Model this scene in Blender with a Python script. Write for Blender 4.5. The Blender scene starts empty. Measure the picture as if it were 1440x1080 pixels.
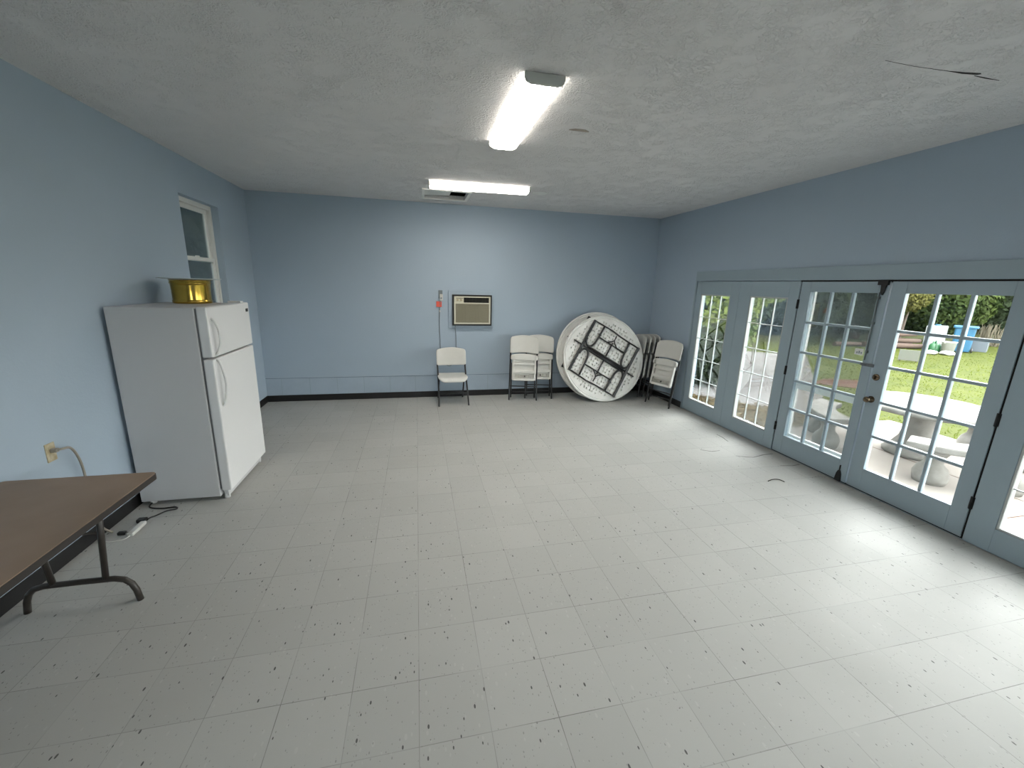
import bpy, bmesh, math, random
from mathutils import Vector, Matrix
PI = math.pi
SC = bpy.context.scene
COL = SC.collection
R = math.radians

# ------------------------------------------------------------------ helpers
def tag(o, label=None, cat=None, group=None, kind=None):
    if label: o['label'] = label
    if cat: o['category'] = cat
    if group: o['group'] = group
    if kind: o['kind'] = kind
    return o

def empty(name, loc=(0, 0, 0), rot=(0, 0, 0), parent=None):
    o = bpy.data.objects.new(name, None)
    o.empty_display_size = .1
    COL.objects.link(o)
    o.location = loc
    o.rotation_euler = rot
    if parent: o.parent = parent
    return o

def kids(o):
    return list(o.children)

def copy_tree(o, parent=None):
    c = o.copy()
    COL.objects.link(c)
    if parent: c.parent = parent
    for ch in kids(o):
        copy_tree(ch, c)
    return c

class MB:
    """collects shapes, builds them as one mesh object"""
    def __init__(s):
        s.v = []; s.f = []; s.sm = []
    def add(s, vs, fs, smooth=False):
        b = len(s.v)
        s.v += [tuple(v) for v in vs]
        s.f += [tuple(i + b for i in f) for f in fs]
        s.sm += [smooth] * len(fs)
        return s
    def box(s, x0, y0, z0, x1, y1, z1):
        x0, x1 = min(x0, x1), max(x0, x1); y0, y1 = min(y0, y1), max(y0, y1); z0, z1 = min(z0, z1), max(z0, z1)
        vs = [(x0,y0,z0),(x1,y0,z0),(x1,y1,z0),(x0,y1,z0),(x0,y0,z1),(x1,y0,z1),(x1,y1,z1),(x0,y1,z1)]
        return s.add(vs, [(0,3,2,1),(4,5,6,7),(0,1,5,4),(1,2,6,5),(2,3,7,6),(3,0,4,7)])
    def cbox(s, c, d):
        return s.box(c[0]-d[0]/2, c[1]-d[1]/2, c[2]-d[2]/2, c[0]+d[0]/2, c[1]+d[1]/2, c[2]+d[2]/2)
    def bar(s, a, b, w, h, up=(0, 0, 1)):
        a, b = Vector(a), Vector(b); d = (b - a).normalized(); u = Vector(up)
        if abs(d.dot(u)) > .95: u = Vector((1, 0, 0))
        r = d.cross(u).normalized(); u = r.cross(d)
        vs = [p + r*i*w/2 + u*j*h/2 for p in (a, b) for i, j in ((-1,-1),(1,-1),(1,1),(-1,1))]
        return s.add(vs, [(0,1,2,3),(7,6,5,4),(0,4,5,1),(1,5,6,2),(2,6,7,3),(3,7,4,0)])
    def tube(s, pts, r, n=8, closed=False, cap=True):
        P = [Vector(p) for p in pts]; m = len(P)
        rs = r if isinstance(r, (list, tuple)) else [r] * m
        T = []
        for i in range(m):
            a = P[(i-1) % m] if (closed or i > 0) else P[i]
            b = P[(i+1) % m] if (closed or i < m-1) else P[i]
            T.append((b - a).normalized())
        u = Vector((0, 0, 1)) if abs(T[0].z) < .9 else Vector((1, 0, 0))
        u = (u - T[0]*u.dot(T[0])).normalized()
        vs = []
        for i in range(m):
            u = (u - T[i]*u.dot(T[i])).normalized(); w = T[i].cross(u)
            for k in range(n):
                t = 2*PI*k/n
                vs.append(P[i] + (u*math.cos(t) + w*math.sin(t))*rs[i])
        fs = []
        for i in range(m if closed else m-1):
            j = (i+1) % m
            for k in range(n):
                l = (k+1) % n
                fs.append((i*n+k, i*n+l, j*n+l, j*n+k))
        s.add(vs, fs, True)
        if cap and not closed:
            b = len(s.v) - len(vs)
            s.f.append(tuple(b + k for k in reversed(range(n)))); s.sm.append(False)
            s.f.append(tuple(b + (m-1)*n + k for k in range(n))); s.sm.append(False)
        return s
    def cyl(s, a, b, r, n=20, r2=None):
        return s.tube([a, b], [r, r if r2 is None else r2], n)
    def lathe(s, prof, n=32, c=(0, 0, 0), M=None, smooth=True, cap0=True, cap1=True):
        vs = []
        for (r, z) in prof:
            for k in range(n):
                t = 2*PI*k/n
                v = Vector((r*math.cos(t), r*math.sin(t), z))
                if M: v = M @ v
                vs.append(v + Vector(c))
        fs = []
        for i in range(len(prof)-1):
            for k in range(n):
                l = (k+1) % n
                fs.append((i*n+k, i*n+l, (i+1)*n+l, (i+1)*n+k))
        if cap0: fs.append(tuple(reversed(range(n))))
        if cap1: fs.append(tuple((len(prof)-1)*n + k for k in range(n)))
        return s.add(vs, fs, smooth)
    def prism(s, poly, fn, h0, h1, smooth=False):
        """poly: 2D outline; fn(a, b, h) -> xyz"""
        n = len(poly)
        vs = [fn(a, b, h0) for a, b in poly] + [fn(a, b, h1) for a, b in poly]
        fs = [tuple(reversed(range(n))), tuple(range(n, 2*n))]
        s.add(vs, fs, False)
        b0 = len(s.v) - 2*n
        for k in range(n):
            l = (k+1) % n
            s.f.append((b0+k, b0+l, b0+n+l, b0+n+k)); s.sm.append(smooth)
        return s
    def plate(s, poly, fn, t, edge=.008, rings=(1.0, .8, .6, .4, .2, .05)):
        """rounded, possibly curved plate; fn(a, b, w) with w across the thickness"""
        n = len(poly)
        cx = sum(p[0] for p in poly)/n; cy = sum(p[1] for p in poly)/n
        size = max(math.hypot(a-cx, b-cy) for a, b in poly)
        e = edge/size
        loops = [((r if r < 1 else 1-e), t/2) for r in reversed(rings)] + [(1-e*.3, t*.4), (1, t*.15), (1, -t*.15), (1-e*.3, -t*.4)] + [((r if r < 1 else 1-e), -t/2) for r in rings]
        vs = []
        for sc, w in loops:
            for a, b in poly:
                vs.append(fn(cx+(a-cx)*sc, cy+(b-cy)*sc, w))
        fs = []
        for i in range(len(loops)-1):
            for k in range(n):
                l = (k+1) % n
                fs.append((i*n+k, (i+1)*n+k, (i+1)*n+l, i*n+l))
        fs.append(tuple(range(n))); fs.append(tuple((len(loops)-1)*n + k for k in reversed(range(n))))
        return s.add(vs, fs, True)
    def build(s, name, mat=None, parent=None, bevel=0, seg=2, fix=True):
        me = bpy.data.meshes.new(name)
        me.from_pydata(s.v, [], s.f)
        me.polygons.foreach_set('use_smooth', s.sm)
        if fix:
            bm = bmesh.new(); bm.from_mesh(me)
            bmesh.ops.recalc_face_normals(bm, faces=bm.faces[:])
            bm.to_mesh(me); bm.free()
        me.update()
        if mat: me.materials.append(mat)
        o = bpy.data.objects.new(name, me)
        COL.objects.link(o)
        if parent: o.parent = parent
        if bevel:
            b = o.modifiers.new('Bevel', 'BEVEL'); b.width = bevel; b.segments = seg
            b.limit_method = 'ANGLE'; b.angle_limit = R(40)
            b.harden_normals = False
        return o

def rrect(w, h, r, n=6, cx=0, cy=0, rt=None):
    """rounded rectangle outline; rt: other radius for the top two corners"""
    rt = r if rt is None else rt
    out = []
    for (sx, sy, a0, rr) in ((1, -1, -90, r), (1, 1, 0, rt), (-1, 1, 90, rt), (-1, -1, 180, r)):
        for i in range(n+1):
            a = R(a0 + 90*i/n)
            out.append((cx + sx*(w/2-rr) + rr*math.cos(a), cy + sy*(h/2-rr) + rr*math.sin(a)))
    return out

def arc(c, r, a0, a1, n=8):
    return [(c[0] + r*math.cos(R(a0+(a1-a0)*i/n)), c[1] + r*math.sin(R(a0+(a1-a0)*i/n))) for i in range(n+1)]

def smooth_path(pts, sub=6):
    P = [Vector(p) for p in pts]; out = []
    for i in range(len(P)-1):
        p0 = P[max(i-1, 0)]; p1 = P[i]; p2 = P[i+1]; p3 = P[min(i+2, len(P)-1)]
        for k in range(sub):
            t = k/sub
            out.append(.5*((2*p1) + (-p0+p2)*t + (2*p0-5*p1+4*p2-p3)*t*t + (-p0+3*p1-3*p2+p3)*t**3))
    out.append(P[-1])
    return out

# ------------------------------------------------------------------ materials
def mat(name, col, rough=.5, metal=0, spec=.5, noise=None, bump=None, var=0, coat=0):
    """noise=(scale, colour2, amount); bump=(scale, strength, distance)"""
    m = bpy.data.materials.new(name); m.use_nodes = True
    nt = m.node_tree; N = nt.nodes; L = nt.links
    b = N['Principled BSDF']
    b.inputs['Base Color'].default_value = (*col, 1)
    b.inputs['Roughness'].default_value = rough
    b.inputs['Metallic'].default_value = metal
    b.inputs['Specular IOR Level'].default_value = spec
    if coat: b.inputs['Coat Weight'].default_value = coat
    tc = N.new('ShaderNodeTexCoord')
    if noise:
        t = N.new('ShaderNodeTexNoise'); t.inputs['Scale'].default_value = noise[0]; t.inputs['Detail'].default_value = 5
        L.new(tc.outputs['Object'], t.inputs['Vector'])
        r = N.new('ShaderNodeValToRGB')
        r.color_ramp.elements[0].position = .5 - noise[2]; r.color_ramp.elements[1].position = .5 + noise[2]
        r.color_ramp.elements[0].color = (*col, 1); r.color_ramp.elements[1].color = (*noise[1], 1)
        L.new(t.outputs['Fac'], r.inputs['Fac']); L.new(r.outputs['Color'], b.inputs['Base Color'])
    if bump:
        t = N.new('ShaderNodeTexNoise'); t.inputs['Scale'].default_value = bump[0]; t.inputs['Detail'].default_value = 4
        L.new(tc.outputs['Object'], t.inputs['Vector'])
        bp = N.new('ShaderNodeBump'); bp.inputs['Strength'].default_value = bump[1]; bp.inputs['Distance'].default_value = bump[2]
        L.new(t.outputs['Fac'], bp.inputs['Height']); L.new(bp.outputs['Normal'], b.inputs['Normal'])
    return m

def math_node(nt, op, a, b=None, c=None):
    n = nt.nodes.new('ShaderNodeMath'); n.operation = op
    for i, x in enumerate((a, b, c)):
        if x is None: continue
        if isinstance(x, (int, float)): n.inputs[i].default_value = x
        else: nt.links.new(x, n.inputs[i])
    return n.outputs[0]

def mixcol(nt, fac, a, b):
    n = nt.nodes.new('ShaderNodeMix'); n.data_type = 'RGBA'
    for sock, x in ((n.inputs[0], fac), (n.inputs[6], a), (n.inputs[7], b)):
        if isinstance(x, (int, float)): sock.default_value = x
        elif isinstance(x, tuple): sock.default_value = (*x, 1)
        else: nt.links.new(x, sock)
    return n.outputs[2]

T = .3048
TX0, TY0 = -.0367, 2.2717
def floor_material():
    m = bpy.data.materials.new('vinyl_tile'); m.use_nodes = True
    nt = m.node_tree; N = nt.nodes; L = nt.links; b = N['Principled BSDF']
    tc = N.new('ShaderNodeTexCoord'); sp = N.new('ShaderNodeSeparateXYZ')
    L.new(tc.outputs['Object'], sp.inputs[0])
    u = math_node(nt, 'DIVIDE', math_node(nt, 'SUBTRACT', sp.outputs[0], TX0), T)
    v = math_node(nt, 'DIVIDE', math_node(nt, 'SUBTRACT', sp.outputs[1], TY0), T)
    fu = math_node(nt, 'FLOOR', u); fv = math_node(nt, 'FLOOR', v)
    du = math_node(nt, 'ABSOLUTE', math_node(nt, 'SUBTRACT', math_node(nt, 'FRACT', u), .5))
    dv = math_node(nt, 'ABSOLUTE', math_node(nt, 'SUBTRACT', math_node(nt, 'FRACT', v), .5))
    edge = math_node(nt, 'MAXIMUM', du, dv)
    # per tile random
    cb = N.new('ShaderNodeCombineXYZ'); L.new(fu, cb.inputs[0]); L.new(fv, cb.inputs[1])
    wn = N.new('ShaderNodeTexWhiteNoise'); wn.noise_dimensions = '3D'; L.new(cb.outputs[0], wn.inputs['Vector'])
    # joint: uneven darkness along its length
    jn = N.new('ShaderNodeTexNoise'); jn.inputs['Scale'].default_value = 2.3; jn.inputs['Detail'].default_value = 3
    L.new(tc.outputs['Object'], jn.inputs['Vector'])
    jr = N.new('ShaderNodeMapRange'); L.new(jn.outputs['Fac'], jr.inputs[0])
    jr.inputs[1].default_value = .35; jr.inputs[2].default_value = .68; jr.inputs[3].default_value = .12; jr.inputs[4].default_value = .75
    joint = math_node(nt, 'MULTIPLY', math_node(nt, 'GREATER_THAN', edge, .4945), jr.outputs[0])
    # flecks, long along the room
    def flecks(sx, sy, thr, keep, seed):
        mp = N.new('ShaderNodeMapping'); mp.inputs['Scale'].default_value = (sx, sy, 1); mp.inputs['Location'].default_value = (seed, seed*1.7, 0)
        mp.inputs['Rotation'].default_value = (0, 0, seed*.05)
        L.new(tc.outputs['Object'], mp.inputs[0])
        vo = N.new('ShaderNodeTexVoronoi'); vo.inputs['Scale'].default_value = 1; L.new(mp.outputs[0], vo.inputs['Vector'])
        cs = N.new('ShaderNodeSeparateColor'); L.new(vo.outputs['Color'], cs.inputs[0])
        sz = math_node(nt, 'MULTIPLY', cs.outputs[1], thr)
        return math_node(nt, 'MULTIPLY', math_node(nt, 'LESS_THAN', vo.outputs['Distance'], sz), math_node(nt, 'LESS_THAN', cs.outputs[0], keep))
    f1 = flecks(58, 25, .27, .13, 1.3)
    f2 = flecks(105, 52, .3, .30, 4.1)
    f3 = flecks(48, 60, .16, .14, 7.7)
    f4 = flecks(50, 24, .34, .22, 9.3)
    n1 = N.new('ShaderNodeTexNoise'); n1.inputs['Scale'].default_value = 1.1; n1.inputs['Detail'].default_value = 6; n1.inputs['Roughness'].default_value = .65
    L.new(tc.outputs['Object'], n1.inputs['Vector'])
    n2 = N.new('ShaderNodeTexNoise'); n2.inputs['Scale'].default_value = 14; n2.inputs['Detail'].default_value = 4
    L.new(tc.outputs['Object'], n2.inputs['Vector'])
    base = mixcol(nt, math_node(nt, 'MULTIPLY', wn.outputs['Value'], 1.0), (.400, .400, .381), (.432, .432, .412))
    dr = N.new('ShaderNodeMapRange'); L.new(n1.outputs['Fac'], dr.inputs[0]); dr.inputs[1].default_value = .42; dr.inputs[2].default_value = .72
    base = mixcol(nt, math_node(nt, 'MULTIPLY', dr.outputs[0], .5), base, (.38, .38, .36))
    base = mixcol(nt, math_node(nt, 'MULTIPLY', n2.outputs['Fac'], .18), base, (.40, .40, .385))
    base = mixcol(nt, math_node(nt, 'MULTIPLY', f4, .3), base, (.52, .52, .50))
    base = mixcol(nt, math_node(nt, 'MULTIPLY', f2, .5), base, (.16, .155, .15))
    base = mixcol(nt, math_node(nt, 'MULTIPLY', f1, .85), base, (.045, .045, .045))
    base = mixcol(nt, math_node(nt, 'MULTIPLY', f3, .7), base, (.07, .06, .055))
    base = mixcol(nt, joint, base, (.12, .115, .105))
    L.new(base, b.inputs['Base Color'])
    rr = N.new('ShaderNodeMapRange'); L.new(n1.outputs['Fac'], rr.inputs[0]); rr.inputs[1].default_value = .3; rr.inputs[2].default_value = .75
    rr.inputs[3].default_value = .48; rr.inputs[4].default_value = .68
    L.new(rr.outputs[0], b.inputs['Roughness'])
    b.inputs['Specular IOR Level'].default_value = .2
    bp = N.new('ShaderNodeBump'); bp.inputs['Strength'].default_value = .25; bp.inputs['Distance'].default_value = .002
    L.new(math_node(nt, 'ADD', math_node(nt, 'MULTIPLY', joint, -1.0), math_node(nt, 'MULTIPLY', n2.outputs['Fac'], .5)), bp.inputs['Height'])
    L.new(bp.outputs['Normal'], b.inputs['Normal'])
    return m

def ceiling_material():
    m = bpy.data.materials.new('stippled_ceiling'); m.use_nodes = True
    nt = m.node_tree; N = nt.nodes; L = nt.links; b = N['Principled BSDF']
    tc = N.new('ShaderNodeTexCoord')
    n = N.new('ShaderNodeTexNoise'); n.inputs['Scale'].default_value = .7; n.inputs['Detail'].default_value = 3
    L.new(tc.outputs['Object'], n.inputs['Vector'])
    L.new(mixcol(nt, n.outputs['Fac'], CEIL_A, CEIL_B), b.inputs['Base Color'])
    b.inputs['Roughness'].default_value = .9; b.inputs['Specular IOR Level'].default_value = .2
    # brushed stipple: short ridges in random directions
    n2 = N.new('ShaderNodeTexNoise'); n2.inputs['Scale'].default_value = 7; n2.inputs['Detail'].default_value = 2
    L.new(tc.outputs['Object'], n2.inputs['Vector'])
    wv = N.new('ShaderNodeTexNoise'); wv.inputs['Scale'].default_value = 26; wv.inputs['Detail'].default_value = 3; wv.inputs['Distortion'].default_value = 2.2
    L.new(tc.outputs['Object'], wv.inputs['Vector'])
    rm = N.new('ShaderNodeMapRange'); L.new(wv.outputs['Fac'], rm.inputs[0]); rm.inputs[1].default_value = .45; rm.inputs[2].default_value = .62
    mk = N.new('ShaderNodeMapRange'); L.new(n2.outputs['Fac'], mk.inputs[0]); mk.inputs[1].default_value = .35; mk.inputs[2].default_value = .6
    h = math_node(nt, 'MULTIPLY', rm.outputs[0], mk.outputs[0])
    bp = N.new('ShaderNodeBump'); bp.inputs['Strength'].default_value = .7; bp.inputs['Distance'].default_value = .010
    L.new(h, bp.inputs['Height']); L.new(bp.outputs['Normal'], b.inputs['Normal'])
    return m

def glass_material(name, tint=(1, 1, 1), mixamt=.06, rough=.02):
    m = bpy.data.materials.new(name); m.use_nodes = True
    nt = m.node_tree; N = nt.nodes; L = nt.links
    N.remove(N['Principled BSDF']); out = N['Material Output']
    tr = N.new('ShaderNodeBsdfTransparent'); tr.inputs[0].default_value = (*tint, 1)
    gl = N.new('ShaderNodeBsdfGlossy'); gl.inputs['Roughness'].default_value = rough; gl.inputs['Color'].default_value = (.9, .95, 1, 1)
    fr = N.new('ShaderNodeFresnel'); fr.inputs['IOR'].default_value = 1.45
    f = math_node(nt, 'MULTIPLY', fr.outputs[0], mixamt)
    mx = N.new('ShaderNodeMixShader'); L.new(f, mx.inputs[0]); L.new(tr.outputs[0], mx.inputs[1]); L.new(gl.outputs[0], mx.inputs[2])
    L.new(mx.outputs[0], out.inputs['Surface'])
    return m

def screen_material(name, col, opacity):
    """fine insect screen: mostly open mesh of thin dark wires"""
    m = bpy.data.materials.new(name); m.use_nodes = True
    nt = m.node_tree; N = nt.nodes; L = nt.links
    out = N['Material Output']; b = N['Principled BSDF']
    b.inputs['Base Color'].default_value = (*col, 1); b.inputs['Roughness'].default_value = .7
    tr = N.new('ShaderNodeBsdfTransparent')
    mx = N.new('ShaderNodeMixShader'); mx.inputs[0].default_value = opacity
    L.new(tr.outputs[0], mx.inputs[1]); L.new(b.outputs[0], mx.inputs[2]); L.new(mx.outputs[0], out.inputs['Surface'])
    return m

def leaf_material(name, c1, c2, sc=.9):
    m = bpy.data.materials.new(name); m.use_nodes = True
    nt = m.node_tree; N = nt.nodes; L = nt.links; b = N['Principled BSDF']; out = N['Material Output']
    tc = N.new('ShaderNodeTexCoord')
    n = N.new('ShaderNodeTexNoise'); n.inputs['Scale'].default_value = sc; n.inputs['Detail'].default_value = 6
    L.new(tc.outputs['Object'], n.inputs['Vector'])
    r = N.new('ShaderNodeValToRGB'); r.color_ramp.elements[0].position = .38; r.color_ramp.elements[1].position = .62
    r.color_ramp.elements[0].color = (*c1, 1); r.color_ramp.elements[1].color = (*c2, 1)
    L.new(n.outputs['Fac'], r.inputs['Fac']); L.new(r.outputs[0], b.inputs['Base Color'])
    b.inputs['Roughness'].default_value = .7; b.inputs['Specular IOR Level'].default_value = .1
    tl = N.new('ShaderNodeBsdfTranslucent'); L.new(r.outputs[0], tl.inputs[0])
    mx = N.new('ShaderNodeMixShader'); mx.inputs[0].default_value = .35
    L.new(b.outputs[0], mx.inputs[1]); L.new(tl.outputs[0], mx.inputs[2]); L.new(mx.outputs[0], out.inputs['Surface'])
    return m

def lens_material():
    """prismatic diffuser, brighter over its two tubes (they run along the object's local x)"""
    m = bpy.data.materials.new('lit_diffuser'); m.use_nodes = True
    nt = m.node_tree; N = nt.nodes; L = nt.links; b = N['Principled BSDF']
    tc = N.new('ShaderNodeTexCoord'); sp = N.new('ShaderNodeSeparateXYZ'); L.new(tc.outputs['Object'], sp.inputs[0])
    y = math_node(nt, 'ABSOLUTE', sp.outputs[1])
    d = math_node(nt, 'ABSOLUTE', math_node(nt, 'SUBTRACT', y, .05))
    mr = N.new('ShaderNodeMapRange'); L.new(d, mr.inputs[0]); mr.inputs[1].default_value = 0; mr.inputs[2].default_value = .046
    mr.interpolation_type = 'SMOOTHSTEP'
    mr.inputs[3].default_value = 1.0; mr.inputs[4].default_value = .09
    b.inputs['Base Color'].default_value = (.8, .8, .78, 1)
    b.inputs['Emission Color'].default_value = (1, .93, .83, 1)
    L.new(math_node(nt, 'MULTIPLY', mr.outputs[0], LAMP), b.inputs['Emission Strength'])
    return m

# ---- global light and colour levels
SKY = 6.2
SUNGLOW = 10.0
LAMP = 30.0
EXPOSURE = 1.29
CEIL_A, CEIL_B = (.67, .665, .67), (.73, .725, .73)
WALL = (.375, .455, .54)

M_floor = floor_material()
M_ceil = ceiling_material()
M_wall = mat('blue_wall_paint', WALL, .75, spec=.25, noise=(1.6, (.36, .44, .525), .3), bump=(60, .25, .004))
M_block = mat('blue_painted_block', (.385, .465, .55), .75, spec=.25, noise=(6, (.35, .425, .51), .3), bump=(45, .4, .005))
M_trim = mat('grey_blue_trim_paint', (.30, .375, .425), .5, spec=.4, noise=(3, (.275, .35, .40), .3), bump=(25, .08, .003))
M_door = mat('grey_blue_door_paint', (.31, .39, .44), .45, spec=.45, noise=(3, (.285, .36, .41), .3), bump=(20, .06, .003))
M_black = mat('black_vinyl_base', (.008, .008, .009), .45)
M_white_vinyl = mat('white_window_vinyl', (.72, .72, .70), .4)
M_muntin_in = mat('white_muntin', (.42, .44, .43), .45)
M_glass = glass_material('pane_glass', (.93, .96, .95), .55)
M_screen = screen_material('grey_insect_screen', (.10, .11, .11), .42)
M_screen_dark = screen_material('dark_insect_screen', (.03, .038, .034), .72)
M_gap = mat('dark_gap', (.006, .006, .006), .9)
M_hinge = mat('blackened_hinge', (.012, .012, .013), .5, metal=.3)
M_knob = mat('worn_brass_knob', (.20, .15, .10), .25, metal=1)
M_bolt = mat('painted_bolt', (.16, .18, .19), .4, metal=.4)
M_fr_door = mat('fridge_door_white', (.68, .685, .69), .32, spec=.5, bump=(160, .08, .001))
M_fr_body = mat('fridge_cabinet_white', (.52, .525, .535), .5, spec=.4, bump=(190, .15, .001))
M_fr_handle = mat('fridge_handle', (.66, .665, .66), .35)
M_gasket = mat('grey_gasket', (.18, .185, .19), .7)
M_brass = mat('polished_brass', (.62, .42, .09), .16, metal=1, noise=(7, (.42, .27, .05), .25))
M_plate = mat('pale_plate', (.50, .56, .58), .3)
M_lam = mat('brown_laminate', (.33, .235, .17), .45, spec=.35, noise=(2.2, (.235, .165, .115), .2))
M_edge = mat('dark_table_edging', (.022, .018, .016), .5)
M_under = mat('raw_board_underside', (.030, .025, .021), .8)
M_leg = mat('brown_enamel_steel', (.030, .025, .021), .38, spec=.5)
M_rail = mat('bright_rail', (.65, .65, .62), .3, metal=.6)
M_plastic = mat('white_moulded_plastic', (.62, .615, .58), .5, spec=.4, noise=(5, (.57, .565, .53), .3))
M_plastic_b = mat('white_seat_plastic', (.66, .655, .62), .45, spec=.4, noise=(5, (.60, .595, .56), .3))
M_tube = mat('dark_grey_tube', (.017, .018, .02), .4, spec=.5)
M_tabletop = mat('speckled_white_tabletop', (0.8192, 0.8192, 0.7936), .5, noise=(9, (0.7168, 0.7168, 0.6912), .25))
M_ac_black = mat('black_air_conditioner_case', (.012, .012, .011), .5)
M_ac_cream = mat('yellowed_cream_plastic', (.62, .60, .49), .5)
M_ac_grille = mat('olive_grille', (.33, .31, .225), .55)
M_ac_dark = mat('dark_louvre', (.022, .022, .017), .6)
M_ivory = mat('ivory_outlet', (.52, .47, .34), .5, noise=(30, (.36, .29, .17), .2))
M_cord_tan = mat('tan_cord', (.30, .275, .23), .5)
M_cord_grey = mat('painted_grey_cord', (.16, .19, .21), .6)
M_cord_black = mat('black_cord', (.012, .012, .012), .5)
M_cord_white = mat('white_cord', (.62, .62, .59), .5)
M_red = mat('red_warning_tag', (.70, .10, .065), .5)
M_plug = mat('off_white_plug', (.55, .55, .52), .5)
M_fix = mat('white_fixture_enamel', (.55, .56, .54), .5)
M_lens = lens_material()
M_hatch = mat('white_hatch_frame', (0.8060, 0.8060, 0.7800), .5)
M_hatch_panel = mat('pale_hatch_board', (0.7200, 0.7320, 0.6960), .7)
M_attic = mat('dark_attic', (.02, .017, .014), .9)
M_crack = mat('ceiling_crack', (.02, .02, .02), .9)
M_crackf = mat('floor_crack', (.10, .095, .085), .9)
M_stain = mat('brown_ceiling_stain', (.33, .29, .25), .9)
M_patch = mat('pale_ceiling_patch', (.72, .73, .72), .9)

# ------------------------------------------------------------------ camera
XL, XR, YB, YN, H = -2.308, 4.163, 6.885, -2.6, 3.0647
cam_h, F = 1.8704, 580.95
yaw, pitch, roll = .2275, -.234, .0277
cd = bpy.data.cameras.new('camera'); cam = bpy.data.objects.new('camera', cd); COL.objects.link(cam)
cd.sensor_fit = 'HORIZONTAL'; cd.sensor_width = 36; cd.lens = F/1440*36
cd.clip_start = .02; cd.clip_end = 500
fw = Vector((math.sin(yaw)*math.cos(pitch), math.cos(yaw)*math.cos(pitch), math.sin(pitch)))
ri = Vector((math.cos(yaw), -math.sin(yaw), 0)); up = ri.cross(fw)
r2 = ri*math.cos(roll) + up*math.sin(roll); u2 = -ri*math.sin(roll) + up*math.cos(roll)
mw = Matrix((r2, u2, -fw)).transposed().to_4x4(); mw.translation = (0, 0, cam_h)
cam.matrix_world = mw
SC.camera = cam

# ------------------------------------------------------------------ room shell
def struct(name, mb, m, parent=None, bevel=0):
    o = mb.build(name, m, parent, bevel)
    if not parent: o['kind'] = 'structure'
    return o

struct('floor', MB().box(XL-.2, YN-.2, -.12, XR+.16, YB+.2, 0), M_floor)
# ceiling with the hatch opening left free
hx0, hx1, hy0, hy1 = .135, .715, 5.93, 6.50
c = MB()
c.box(XL-.2, YN-.2, H, hx0, YB+.2, H+.05); c.box(hx1, YN-.2, H, XR+.2, YB+.2, H+.05)
c.box(hx0, YN-.2, H, hx1, hy0, H+.05); c.box(hx0, hy1, H, hx1, YB+.2, H+.05)
ceiling = struct('ceiling', c, M_ceil)
at = MB()   # attic well above the hatch
at.box(hx0-.05, hy0-.05, H+.45, hx1+.05, hy1+.05, H+.47)
at.box(hx0-.05, hy0-.05, H+.05, hx0-.02, hy1+.05, H+.45); at.box(hx1+.02, hy0-.05, H+.05, hx1+.05, hy1+.05, H+.45)
at.box(hx0-.05, hy0-.05, H+.05, hx1+.05, hy0-.02, H+.45); at.box(hx0-.05, hy1+.02, H+.05, hx1+.05, hy1+.05, H+.45)
at.box(XL-.2, YN-.2, H+.5, XR+.2, YB+.2, H+.55)
at.build('attic_well', M_attic, ceiling)
# crack, stain and patch of the ceiling
def sliver(pts, w0, z):
    m = MB()
    for i in range(len(pts)-1):
        (x0, y0, a), (x1, y1, b) = pts[i], pts[i+1]
        d = Vector((x1-x0, y1-y0, 0)).normalized(); n = Vector((-d.y, d.x, 0))
        A, B = Vector((x0, y0, z)), Vector((x1, y1, z))
        vs = [A-n*a*w0, A+n*a*w0, B+n*b*w0, B-n*b*w0]
        m.add(vs + [v + Vector((0, 0, .003)) for v in vs], [(0,1,2,3),(7,6,5,4),(0,4,5,1),(1,5,6,2),(2,6,7,3),(3,7,4,0)])
    return m
sliver([(2.415,2.007,.06),(2.62,2.01,.10),(2.847,1.997,.22),(2.94,1.99,1.3),(3.03,1.975,1.5),(3.04,1.972,.2)], .006, H-.0015).build('crack', M_crack, ceiling)
sliver([(3.03,1.995,.3),(3.12,1.997,.8),(3.221,1.995,.15)], .005, H-.0015).build('crack', M_crack, ceiling)
st = MB(); st.prism([(1.273+.075*math.cos(t)*(1+.25*math.sin(3*t)), 3.403+.03*math.sin(t)*(1+.3*math.cos(2*t))) for t in [2*PI*i/20 for i in range(20)]], lambda a, b, h: (a, b, h), H-.002, H+.001)
st.build('stain', M_stain, ceiling)
pt = MB(); pt.prism([(1.62+.10*math.cos(t), 5.68+.09*math.sin(t)*(1+.4*math.cos(t))) for t in [2*PI*i/20 for i in range(20)]], lambda a, b, h: (a, b, h), H-.002, H+.001)
pt.build('patch', M_patch, ceiling)

struct('wall_back', MB().box(XL-.2, YB, .372, XR+.2, YB+.2, H), M_wall)
lowcourse = MB()
lowcourse.box(XL-.2, YB+.004, 0, XR+.2, YB+.2, .366)
lb = lowcourse.build('wall_back_base', M_block); lb['kind'] = 'structure'
jn = MB()
for k in range(15):
    x = XL + .22 + k*.406
    jn.box(x-.003, YB+.0025, .11, x+.003, YB+.0075, .364)
jn.build('block_joint', M_trim, lb)
jn2 = MB().box(XL, YB+.010, .364, XR, YB+.02, .374); jn2.build('course_joint', M_gap, lb)

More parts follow.
